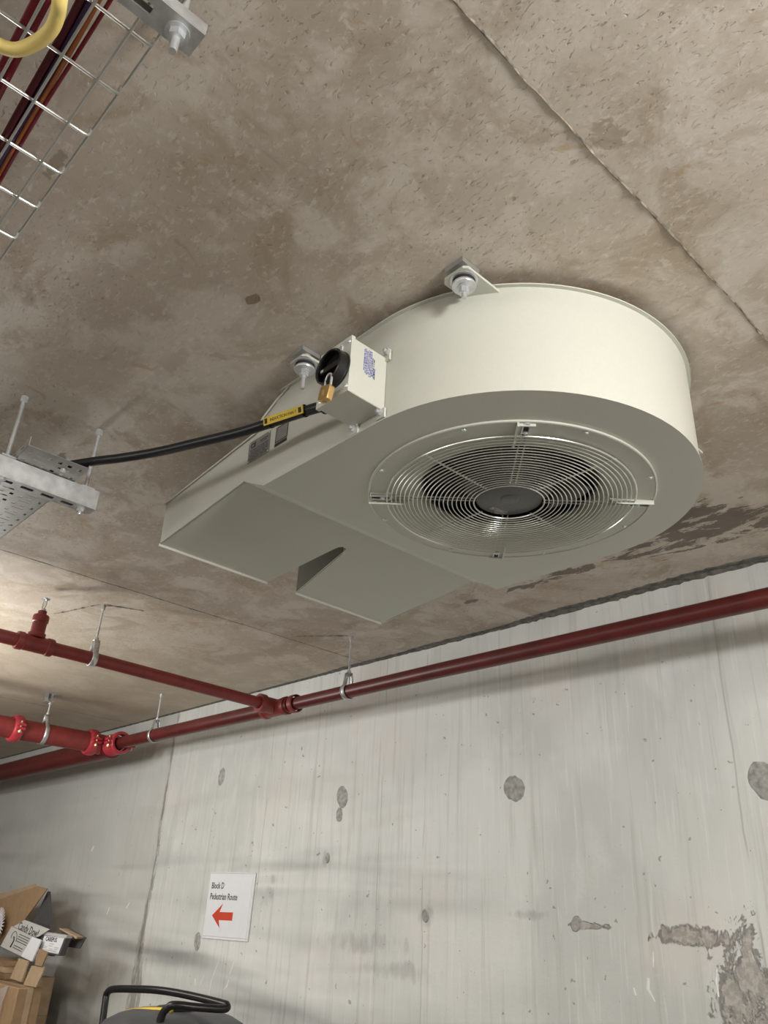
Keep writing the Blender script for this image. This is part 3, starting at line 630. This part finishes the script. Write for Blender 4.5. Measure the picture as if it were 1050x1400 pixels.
def strut(parent, x0, x1, z0, z1, ya, yb, y_slots, open_top=True):
    t = .0025
    hs = [((x0+x1)/2-.007, (x0+x1)/2+.007, y-.015, y+.015) for y in y_slots]
    o = perforated([x0, x1], [ya, yb], hs, lambda u, v: (u, v, z0)).build('channel_base', M['galv'], parent, 0); md = o.modifiers.new('t', 'SOLIDIFY'); md.thickness = t; md.offset = 0
    MB().box(x1-t, x1, ya, yb, z0+.0015, z1).box(x1-.011, x1-t, ya, yb, z1-t, z1).build('channel_flange', M['galv'], parent)
    MB().box(x0, x0+t, ya, yb, z0+.0015, z1).box(x0+t, x0+.011, ya, yb, z1-t, z1).build('channel_flange', M['galv'], parent)
def threaded(parent, x, y, z0, z1, r=.005, head=True):
    prof = []; z = z0; k = 0
    while z < z1: prof.append((r if k % 2 else r*.92, z)); z += .0018; k += 1
    prof.append((r, z1)); MB().lathe([(.0001, z0)]+prof+[(.0001, z1)], (x, y, 0), (0, 0, 1), 10).build('threaded_rod', M['zinc'], parent)
    if head: MB().hexnut((x, y, z1-.002), (x, y, z1-.020), .0095).build('anchor_nut', M['zinc'], parent)
hg = thing('strut_hanger', 'galvanised slotted strut on two threaded rods, carrying the left perforated tray', 'strut', (-1.853, .53, .885))
strut(hg, -1.8745, -1.833, .8835, .9245+.010, .30, .662, [.345+.05*i for i in range(6)])
for (x, y) in ((-1.850, .430), (-1.856, .632)):
    threaded(hg, x, y, .866, CEIL-.001, .005)
    MB().hexnut((x, y, .8815), (x, y, .873), .0095).lathe([(.001, .8832), (.013, .8832), (.013, .8815), (.001, .8815)], (x, y, 0)).build('nut', M['zinc'], hg)
    MB().box(x-.016, x+.022, y-.017, y+.017, .935, .938).build('square_washer', M['zinc'], hg)

# ------------------------------------------------------------ wire basket tray, top left
bk = thing('wire_basket_tray', 'galvanised wire mesh basket tray hanging at top left with coloured cables', 'cable tray', (-1.1, .05, 1.045))
bz = 1.045; ye = .196
for k in range(18):
    x = -.3496-.0994*k
    MB().tube([(x, -.12, bz), (x, ye-.006, bz), (x, ye-.001, bz+.002), (x, ye+.001, bz+.006), (x, ye+.001, bz+.019)], .0025, 8).build('cross_wire', M['wire'], bk)
for y, z_ in ((ye+.0035, bz+.016), (.166, bz-.0045), (.1145, bz-.0045), (.065, bz-.0045), (.015, bz-.0045), (-.035, bz-.0045), (-.085, bz-.0045)):
    MB().tube([(-.30, y, z_), (-2.1, y-(.006 if z_ < bz else 0), z_)], .0021, 8).build('long_wire', M['wire'], bk)
s2 = thing('strut_hanger', 'galvanised slotted strut with hex bolt holding up the wire basket, top left corner', 'strut', (-.683, .05, 1.018))
strut(s2, -.7035, -.662, 1.018, 1.039, -.25, .2345, [.153-.05*i for i in range(7)])
threaded(s2, -.685, .206, .978, CEIL-.001, .006)
MB().lathe([(.001, 1.0165), (.0165, 1.0165), (.0165, 1.0142), (.001, 1.0142)], (-.685, .206, 0)).hexnut((-.685, .206, 1.0142), (-.685, .206, 1.003), .0118).build('nut', M['zinc'], s2)
threaded(s2, -.685, -.20, .99, CEIL-.001, .005)
# cables in the basket
def lay(label, m, r, pts, group='cables lying in the wire basket'):
    o = MB().tube(spline(pts, 6), r, 10).build('tray_cable', m, None); recenter(o); tag(o, label, 'cable', group)
z_ = bz+.0035
lay('dark red cable, leftmost of the tight bundle in the basket', M['cred2'], .0052, [(-.30, .096, z_+.005), (-.6, .092, z_+.005), (-.8, .101, z_+.005), (-1.0, .104, z_+.005), (-1.3, .110, z_+.005), (-2.1, .12, z_+.005)])
lay('dark red cable under the purple one in the tight bundle', M['cred2'], .005, [(-.30, .104, z_+.014), (-.6, .103, z_+.014), (-.8, .106, z_+.014), (-1.0, .1105, z_+.014), (-1.3, .115, z_+.014), (-2.1, .122, z_+.014)])
lay('purple cable between the dark red and the orange ones', M['cpur'], .0048, [(-.30, .107, z_+.005), (-.6, .103, z_+.005), (-.8, .111, z_+.005), (-1.0, .1145, z_+.005), (-1.3, .120, z_+.005), (-2.1, .13, z_+.005)])
lay('orange cable beside the purple one in the basket', M['cor'], .0036, [(-.30, .116, z_+.004), (-.6, .112, z_+.004), (-.8, .119, z_+.004), (-1.0, .1222, z_+.004), (-1.3, .128, z_+.004), (-2.1, .14, z_+.004)])
lay('thin bright red cable, rightmost of the tight bundle', M['cred'], .003, [(-.30, .124, z_+.003), (-.6, .127, z_+.003), (-.8, .128, z_+.003), (-1.0, .1275, z_+.003), (-1.3, .134, z_+.003), (-2.1, .146, z_+.003)])
lay('red cable at the far upper left of the basket, nearer the bundle', M['cred'], .0055, [(-.30, .074, z_+.0055), (-.7, .068, z_+.0055), (-.9, .070, z_+.0055), (-1.2, .075, z_+.0055), (-2.1, .08, z_+.0055)])
lay('red cable at the far upper left of the basket, beside the frame edge', M['cred'], .005, [(-.30, .058, z_+.005), (-.7, .056, z_+.005), (-.9, .058, z_+.005), (-1.2, .0635, z_+.005), (-2.1, .068, z_+.005)])
o = MB().tube([V_((-1.144, .1165, z_+.006))+V_((0, .0145*math.cos(t), .0125*math.sin(t)-.002)) for t in [2*PI*i/16 for i in range(16)]], .0022, 6, closed=True).build('cable_tie', M['blackp'], None)
recenter(o); tag(o, 'black cable tie round the bundle in the wire basket', 'cable tie')
o = MB().tube(spline([(-.62, .02, 1.04), (-.655, .055, .985), (-.681, .068, .93), (-.704, .075, .925), (-.730, .077, .925), (-.758, .070, .925), (-.783, .057, .925), (-.797, .040, .93), (-.803, .022, .94), (-.81, -.03, .98), (-.83, -.06, 1.05)], 8), .0086, 16).build('yellow_lead', M['yelhose'], None)
recenter(o); tag(o, 'thick yellow lead looping below the wire basket, top left corner', 'cable')

# ------------------------------------------------------------ red sprinkler pipes
PY, PZ = 2.218, .869
def coupling(parent, c, ax, r, wd, bolts=True, m='redb', upv=(0, 0, 1)):
    c = V_(c); ax = V_(ax).normalized(); u = V_(upv); s_ = ax.cross(u)
    o = MB().lathe([(r, -wd/2), (r+.012, -wd/2), (r+.016, -wd/2+.006), (r+.019, -wd*.2), (r+.019, wd*.2), (r+.016, wd/2-.006), (r+.012, wd/2), (r, wd/2)], c, ax, 40, closed=True).build('grooved_coupling', M[m], parent)
    for sg in (-1, 1):
        p = c+s_*sg*(r+.024)
        MB().hexa([p+ax*a_*wd*.42+s_*sg*b_*.018+u*k_ for k_ in (-.018, -.004) for (a_, b_) in ((-1, -1), (1, -1), (1, 1), (-1, 1))]).hexa([p+ax*a_*wd*.42+s_*sg*b_*.018+u*k_ for k_ in (.004, .018) for (a_, b_) in ((-1, -1), (1, -1), (1, 1), (-1, 1))]).build('lug', M[m], o)
        if bolts: MB().cyl(p-u*.034, p+u*.034, .0055, 10).hexnut(p-u*.034, p-u*.021, .011).dome(p+u*.019, .011, .009, tuple(u)).build('bolt', M['bolt'], o)
    return o
mp = thing('sprinkler_main_pipe', 'long dark red sprinkler main pipe running along the concrete wall', 'pipe', (-3, PY, PZ))
MB().tube([(2.5, PY, .852), (-.8, PY, .858), (-2.1, PY, .868), (-3.06, PY, .869)], .0295, 24).build('pipe_section', M['redm'], mp)
MB().tube([(-3.06, PY, .869), (-4.80, PY, .877)], .036, 24).build('pipe_section', M['redm'], mp)
MB().tube([(-4.90, PY, .862), (-12.5, PY, .842)], .068, 24).build('pipe_section', M['redm'], mp)
MB().lathe([(.03, -.095), (.041, -.095), (.043, -.09), (.043, -.07), (.039, -.065), (.039, .065), (.043, .07), (.043, .09), (.041, .095), (.03, .095)], (-3.175, PY, .869), (1, 0, 0), 28).build('threaded_tee', M['red'], mp)
MB().cyl((-3.175, PY, .873), (-3.175, PY-.10, .875), .037, 24).lathe([(.03, 0), (.043, 0), (.043, .03), (.03, .03)], (-3.175, PY-.075, .875), (0, -1, 0), 24).build('tee_outlet', M['red'], mp)
MB().lathe([(.037, 0), (.0425, .004), (.0425, .03), (.037, .034)], (-3.045, PY, .869), (1, 0, 0), 24).build('collar', M['red'], mp)
MB().lathe([(.05, -.08), (.069, -.08), (.069, .02), (.052, .06), (.04, .09)], (-4.915, PY, .872), (1, 0, 0), 32).cyl((-4.966, PY, .874), (-4.966, PY-.10, .878), .062, 28).build('grooved_tee', M['redb'], mp)
coupling(mp, (-4.80, PY, .876), (1, 0, 0), .050, .055, upv=(0, 0, 1))

b1 = thing('sprinkler_branch_pipe', 'thin red branch pipe with upright sprinkler head joining the main pipe', 'pipe', (-3.175, 1.2, .885))
MB().tube([(-3.175, PY-.085, .8745), (-3.175, 1.28, .889), (-3.175, .20, .892)], .0262, 24).build('pipe_section', M['red'], b1)
ft = MB().lathe([(.026, -.072), (.034, -.072), (.0355, -.066), (.0355, -.048), (.0325, -.044), (.0325, .044), (.0355, .048), (.0355, .066), (.034, .072), (.026, .072)], (-3.175, 1.035, .890), (0, 1, 0), 28).build('tee_fitting', M['red'], b1)
SX, SY = -3.175, 1.035
MB().lathe([(.030, .915), (.034, .920), (.034, .932), (.0275, .935), (.0275, .977), (.0315, .981), (.0315, 1.003), (.029, 1.008), (.017, 1.008), (.017, 1.026), (.0001, 1.026)], (SX, SY, 0), (0, 0, 1), 28).build('riser', M['red'], ft)
hd = MB().lathe([(.0001, 1.026), (.0135, 1.026), (.0135, 1.034), (.006, 1.036), (.0001, 1.036)], (SX, SY, 0), (0, 0, 1), 20).build('sprinkler_head', M['chrome'], b1)
for s_ in (-1, 1): MB().tube(spline([(SX+.009*s_, SY, 1.034), (SX+.0165*s_, SY, 1.045), (SX+.0165*s_, SY, 1.062), (SX+.004*s_, SY, 1.076)], 4), .0036, 8).build('frame_arm', M['chrome'], hd)
MB().lathe([(.0001, 1.037), (.0035, 1.040), (.0035, 1.068), (.0001, 1.072)], (SX, SY, 0), (0, 0, 1), 12).build('glass_bulb', M['glass'], hd)
MB().lathe([(.0001, 1.078), (.017, 1.077), (.018, 1.080), (.0001, 1.081)], (SX, SY, 0), (0, 0, 1), 24).build('deflector_disc', M['zinc'], hd)

b2 = thing('sprinkler_feed_pipe', 'thick red feed pipe with bolted couplings meeting the main pipe at left', 'pipe', (-4.966, 1.6, .88))
MB().tube([(-4.966, PY-.10, .880), (-4.966, .2, .884)], .0595, 28).build('pipe_section', M['red'], b2)
coupling(b2, (-4.966, PY-.115, .880), (0, 1, 0), .060, .060)
coupling(b2, (-4.966, 1.635, .881), (0, 1, 0), .060, .055)

def hanger(label, x, y, pz, r, rodtop=CEIL, axis='x', bracket=False):
    t = thing('pipe_hanger', label, 'pipe hanger', (x, y, pz), 'steel rod hangers for the sprinkler pipes')
    zt = pz+r+.055
    threaded(t, x, y, zt-.022, rodtop-.001, .0048)
    pts = []
    for i in range(25):
        a = -PI/2+2*PI*(i/24)   # full strap, pinched to a neck at the top
        q, h = (r+.004)*math.cos(a), (r+.004)*math.sin(a)
        pts.append((q, h))
    P_ = [(-.011, r+.05), (-.014, r+.03)]+[((r+.003)*math.cos(a), (r+.003)*math.sin(a)) for a in [math.radians(125+(415-125)*i/28) for i in range(29)]]+[(.014, r+.03), (.011, r+.05)]
    b = MB(); wd = .0125
    for (q, h) in P_:
        for s_ in (-wd, wd): b.v.append(V_((x+s_, y+q, pz+h)) if axis == 'x' else V_((x+q, y+s_, pz+h)))
    for i in range(len(P_)-1): b.f.append((2*i, 2*i+1, 2*i+3, 2*i+2))
    top = len(b.v)-2; b.f.append((0, 1, top+1, top))
    o = b.build('strap', M['galv'], t); md = o.modifiers.new('t', 'SOLIDIFY'); md.thickness = .0025; md.offset = 0
    MB().hexnut((x, y, pz+r+.052), (x, y, pz+r+.062), .0095).hexnut((x, y, pz+r+.047), (x, y, pz+r+.037), .0095).build('nut', M['zinc'], t)
    if axis == 'y': MB().cyl((x-.028, y, pz+r+.02), (x+.024, y, pz+r+.02), .004, 10).hexnut((x-.020, y, pz+r+.02), (x-.028, y, pz+r+.02), .009).build('pinch_bolt', M['zinc'], t)
    if bracket:
        MB().box(x-.03, x+.03, y-.035, y+.035, CEIL-.006, CEIL-.001).box(x-.03, x+.03, y-.035, y-.030, CEIL-.05, CEIL-.006).box(x-.03, x+.03, y-.035, y+.012, CEIL-.055, CEIL-.050).box(x-.03, x-.026, y-.035, y+.012, CEIL-.055, CEIL-.006).hexnut((x, y, CEIL-.056), (x, y, CEIL-.066), .011).build('ceiling_bracket', M['galv'], t)
hanger('rod hanger on the main pipe right of the thin branch joint', -2.65, PY, .869, .031)
hanger('rod hanger on the main pipe just right of the bolted coupling', -4.37, PY, .874, .037)
hanger('rod hanger on the thin branch pipe beside the sprinkler head', -3.175, 1.277, .889, .027, axis='y')
hanger('rod hanger with ceiling bracket on the thick feed pipe', -4.966, 1.80, .881, .060, axis='y', bracket=True)

# ------------------------------------------------------------ pedestrian sign
sg = thing('wall_sign', 'white sign with red left arrow reading Block D Pedestrian Route on the wall', 'sign', (-3.86, WALL-.003, 0))
sx0, sx1, sz0, sz1 = -4.071, -3.656, -.142, .165
A = lambda x, z, y=.0: (x, WALL-y, z)
tl, tr, br_, bl = (-4.071, .1665), (-3.654, .163), (-3.660, -.140), (-4.073, -.1435)
MB().prism([A(*tl, .001), A(*tr, .001), A(*br_, .001), A(*bl, .001)], (0, -.003, 0)).build('sign_sheet', M['white'], sg)
def edge(p, q, w_=.004): MB().tube([A(*p, .0045), A(*q, .0045)], w_, 6).build('sign_edge', M['whitep'], sg)
edge(tl, tr); edge(tl, bl, .003); edge((-3.672, .163), (-3.678, -.14), .0025); edge((-4.072, -.132), (-3.661, -.129), .003); edge(tr, br_, .003); edge(bl, br_, .003)
text('Block D', .043, (-4.050, WALL-.0043, .090), (1, 0, 0), (0, 0, 1), 'sign_lettering', M['ink'], sg, .0002, bold=.0006, xs=.86)
text('Pedestrian Route', .043, (-4.052, WALL-.0043, .038), (1, 0, 0), (0, 0, 1), 'sign_lettering', M['ink'], sg, .0002, bold=.0006, xs=.86)
ar = [(-4.010, -.037), (-3.917, .020), (-3.943, -.020), (-3.817, -.018), (-3.817, -.056), (-3.940, -.057), (-3.925, -.093)]
b = MB()
b.prism([A(*p, .0042) for p in (ar[0], ar[1], ar[2], ar[5], ar[6])], (0, -.0004, 0)); b.prism([A(*p, .0042) for p in (ar[2], ar[3], ar[4], ar[5])], (0, -.0004, 0)); b.build('sign_arrow', M['arrow'], sg)

# ------------------------------------------------------------ cartons at the lower left
def P2(x, z, y): return (x, y, z)
def slab(poly, y, d): return MB().prism([(p[0], y, p[1]) for p in poly], (0, d, 0))
st = thing('carton_stack', 'stack of brown cartons wrapped in film by the wall at lower left', 'carton', (-5.85, 2.2, FL), None)
for i in range(5):
    z0 = FL+.001+.203*i; o = MB().box(-6.6+.02*(i % 2), -4.93-.015*(i % 3), 1.98, 2.12, z0, z0+.201).build('carton', M['card'], st); md = o.modifiers.new('b', 'BEVEL'); md.width = .005
    MB().box(-6.6, -5.56, 2.13, 2.44, z0, z0+.201).build('carton', M['cardl'], st)
    MB().box(-6.59, -4.926-.015*(i % 3), 2.035, 2.065, z0+.0005, z0+.2015).build('seam_tape', M['cardl'], st)
for i in range(3):
    z0 = FL+.001+1.016+.031*i; MB().box(-6.5, -5.40-.03*i, 2.075, 2.19, z0, z0+.029).build('flat_box', M['cardl' if i % 2 else 'card'], st)
b = MB(); n = 14
for i in range(n+1):
    for k in range(9):
        b.v.append(V_((-5.70+.63*i/n, 1.966+.006*math.sin(i*2.1+k*1.3)+.003*math.sin(i*.9-k*2.2), -.74+.30*k/8-.02*math.sin(i*.7))))
for i in range(n):
    for k in range(8): b.f.append((i*9+k, i*9+k+1, (i+1)*9+k+1, (i+1)*9+k))
b.build('film_wrap', M['film'], st)
oc = thing('open_carton', 'big brown cardboard carton with raised flap at the left frame edge', 'carton', (-5.9, 2.2, -.3))
slab([(-6.75, -.10), (-6.14, -.020), (-5.80, .030), (-5.545, .066), (-5.385, .054), (-5.71, -.185), (-6.0, -.30), (-6.75, -.30)], 2.20, .006).build('front_flap', M['card'], oc)
slab([(-6.9, -.01), (-6.20, .025), (-5.72, .085), (-5.70, .06), (-6.2, -.10), (-6.9, -.2)], 2.26, .006).build('rear_flap', M['cardl'], oc)
dk = MB().prism([(-5.47, 2.24, .040), (-5.70, 2.24, -.30), (-5.20, 2.24, -.30), (-5.42, 2.24, -.02)], (0, .02, 0)).build('dark_board', M['cardg'], None); recenter(dk); tag(dk, 'dark grey board standing behind the white printed box', 'board')
wb = thing('printed_box', 'white printed cardboard box with handwritten-style lettering, torn open', 'box', (-5.6, 2.15, -.25))
y = 2.10
k = y/2.2
q = lambda X, Z: (X*k, Z*k)
slab([q(-5.82, -.170), q(-5.450, -.212), q(-5.555, -.322), q(-5.93, -.288)], y, .008).build('front_face', M['cardw'], wb)
slab([q(-5.450, -.212), q(-5.310, -.223), q(-5.375, -.339), q(-5.555, -.322)], y-.001, .008).build('blank_flap', M['white'], wb)
slab([q(-5.735, -.150), q(-5.665, -.127), q(-5.255, -.163), q(-5.395, -.209), q(-5.450, -.212), q(-5.82, -.170)], y+.012, .006).build('top_flap', M['cardw'], wb)
slab([q(-5.35, -.20), q(-5.22, -.15), q(-4.97, -.19), q(-5.02, -.25), q(-5.33, -.25)], y+.11, .006).build('shaded_inner_wall', M['cardg'], wb)  # dark colour stands for the shade inside the torn-open box
slab([q(-5.265, -.158), q(-5.24, -.155), q(-4.985, -.190), q(-5.0, -.200)], y+.07, .05).build('side_edge', M['cardl'], wb)
ux = V_((.41, 0, -.040)).normalized(); uy = V_((.10, 0, .99)).normalized()
text('Candy Dow!', .062, (q(-5.745, -.182)[0], y+.0115, q(-5.745, -.182)[1]), tuple(ux), tuple(uy), 'box_lettering', M['ink'], wb, .0002, bold=.0006, xs=1.02, shear=.3)
b = MB()
for i in range(7):
    if i == 4: continue
    x_, z_2 = q(-5.66+.010*(-i), -.205-.0125*i); l_ = .17 if i < 4 else .15
    b.prism([(x_, y-.0003, z_2), (x_+l_, y-.0003, z_2-l_*.1), (x_+l_, y-.0003, z_2-l_*.1-.004), (x_, y-.0003, z_2-.004)], (0, -.0004, 0))
b.build('box_print', M['ink'], wb)
px, pz = q(-5.735, -.235)
MB().tube([(px+.045*math.cos(t), y-.0005, pz+.038*math.sin(t)) for t in [math.radians(a) for a in range(-20, 200, 20)]], .002, 6).tube([(px, y-.001, pz+.01), (px+.012, y-.001, pz-.008), (px-.004, y-.001, pz-.03), (px-.02, y-.001, pz-.045)], .005, 6).build('box_drawing', M['ink'], wb)
sb = thing('label_box', 'small grey carton with white address label beside the printed box', 'box', (-5.1, 2.15, -.25))
y = 2.13; k = y/2.2
slab([q(-5.315, -.185), q(-4.965, -.188), q(-5.010, -.287), q(-5.325, -.287)], y, .03).build('carton_body', M['cardg'], sb)
slab([q(-5.275, -.198), q(-4.990, -.196), q(-5.030, -.280), q(-5.300, -.274)], y-.001, .001).build('paper_label', M['white'], sb)
slab([q(-5.325, -.178), q(-4.955, -.182), q(-4.965, -.196), q(-5.315, -.194)], y-.004, .035).build('lid_edge', M['inkg'], sb)
text('CAREPUS', .030, (q(-5.245, -.222)[0], y-.0012, q(-5.245, -.222)[1]), (1, 0, .0), (0, 0, 1), 'label_lettering', M['ink'], sb, .0002, bold=.0008, xs=1.25)
b = MB()
for (x_, z_2, l_) in ((-5.17, -.236, .06), (-5.18, -.247, .05), (-5.27, -.252, .07), (-5.10, -.252, .06), (-5.275, -.260, .07), (-5.17, -.262, .05), (-5.10, -.261, .05), (-5.28, -.270, .21)):
    a = q(x_, z_2); b.box(a[0], a[0]+l_, y-.0012, y-.0016, a[1], a[1]+.004)
b.build('label_print', M['inkg'], sb)
for lab, poly, yy, mm in (('pale cardboard flap sticking up right under the white box', [(-5.51, -.330), (-5.355, -.335), (-5.395, -.445), (-5.575, -.440)], 2.17, 'cardl'),
                          ('pale cardboard flap, rightmost scrap below the label box', [(-5.37, -.360), (-5.18, -.352), (-5.195, -.385), (-5.245, -.460), (-5.43, -.462)], 2.20, 'cardl'),
                          ('brown cardboard scrap between white box and label box', [(-5.36, -.27), (-5.22, -.28), (-5.265, -.355), (-5.37, -.355)], 2.23, 'card')):
    kk = 2.05/yy; o = slab([(p[0]*kk, p[1]*kk) for p in poly], 2.05-.012*(mm == 'card'), .008).build('cardboard_flap', M[mm], None); recenter(o); tag(o, lab, 'cardboard')
kk = 1.955/2.12; o = slab([(p[0]*kk, p[1]*kk) for p in [(-5.98, -.33), (-5.72, -.375), (-5.745, -.40), (-6.0, -.365)]], 1.955, .012).build('black_strap', M['blackp'], None); recenter(o); tag(o, 'black plastic bar lying on the brown cartons', 'bar')
rd = thing('round_sticker_reel', 'white and lilac round reel with spiky edge at the left frame edge', 'reel', (-5.93, 2.15, -.17))
MB().lathe([(.0001, 0), (.030, 0), (.030, .01), (.0001, .01)], (-5.93, 2.155, -.17), (0, -1, 0), 24).build('reel_hub', M['cpur'], rd)
MB().lathe([(.030, 0), (.062, 0), (.062, .006), (.030, .006)], (-5.93, 2.157, -.17), (0, -1, 0), 32, closed=True).build('reel_disc', M['lilac'], rd)
for i in range(30):
    a = 2*PI*i/30; ca, sa = math.cos(a), math.sin(a); c_ = V_((-5.93, 2.152, -.17)); p = c_+V_((ca, 0, sa))*.06; e_ = c_+V_((ca, 0, sa))*.105; s_ = V_((-sa, 0, ca))*.004
    MB().prism([p-s_, p+s_, e_+s_*.5, e_-s_*.5], (0, -.002, 0)).build('spike', M['white'], rd)

# ------------------------------------------------------------ cleaning machine at the bottom edge
mc = thing('floor_cleaner', 'grey drum-shaped cleaning machine with black tubular handle against the wall', 'machine', (-3.60, 2.15, FL))
mx, my = -3.60, 2.16
MB().lathe([(.0001, FL+.08), (.28, FL+.08), (.31, FL+.12), (.32, FL+.5), (.33, -.56), (.335, -.55), (.335, -.53), (.325, -.50), (.30, -.455), (.25, -.43), (.19, -.412), (.10, -.402), (.0001, -.40)], (mx, my, 0), (0, 0, 1), 48).build('body', M['mach'], mc)
MB().lathe([(.0001, -.402), (.085, -.402), (.080, -.392), (.0001, -.388)], (mx+.03, my-.02, 0), (0, 0, 1), 28).build('filter_cap', M['blackp'], mc)
MB().tube(spline([(-3.86, 1.965, -.50), (-3.80, 1.99, -.448), (-3.74, 2.01, -.424), (-3.68, 2.03, -.413), (-3.60, 2.05, -.404), (-3.50, 2.08, -.399)], 5), .009, 8).build('yellow_hose', M['yel'], mc)
MB().tube(spline([(-4.10, 2.09, -.75), (-4.125, 2.09, -.55), (-4.16, 2.10, -.42), (-4.155, 2.10, -.392), (-4.115, 2.10, -.374), (-4.0, 2.105, -.362), (-3.75, 2.13, -.346), (-3.55, 2.17, -.348), (-3.33, 2.21, -.360), (-3.295, 2.215, -.366), (-3.292, 2.20, -.376), (-3.33, 2.10, -.372), (-3.37, 2.02, -.366), (-3.40, 2.0, -.376), (-3.43, 1.99, -.42), (-3.44, 1.99, -.55), (-3.45, 1.99, -.75)], 6), .016, 14).build('handle', M['blackp'], mc)
MB().cyl((-4.10, 2.09, -.75), (-3.88, 2.12, -.76), .016, 12).cyl((-3.45, 1.99, -.75), (-3.48, 2.0, -.76), .016, 12).cyl((-3.45, 1.99, -.75), (-3.45, 1.87, -.76), .014, 12).build('handle_mount', M['blackp'], mc)
for a in (45, 135, 225, 315):
    ca, sa = math.cos(math.radians(a)), math.sin(math.radians(a)); MB().lathe([(.0001, -.018), (.045, -.018), (.05, -.012), (.05, .012), (.045, .018), (.0001, .018)], (mx+.24*ca, my+.24*sa, FL+.0505), (1, 0, 0), 24).build('castor', M['rubber'], mc)
    MB().box(mx+.24*ca-.03, mx+.24*ca+.03, my+.24*sa-.02, my+.24*sa+.02, FL+.052, FL+.09).build('castor_fork', M['zinc'], mc)
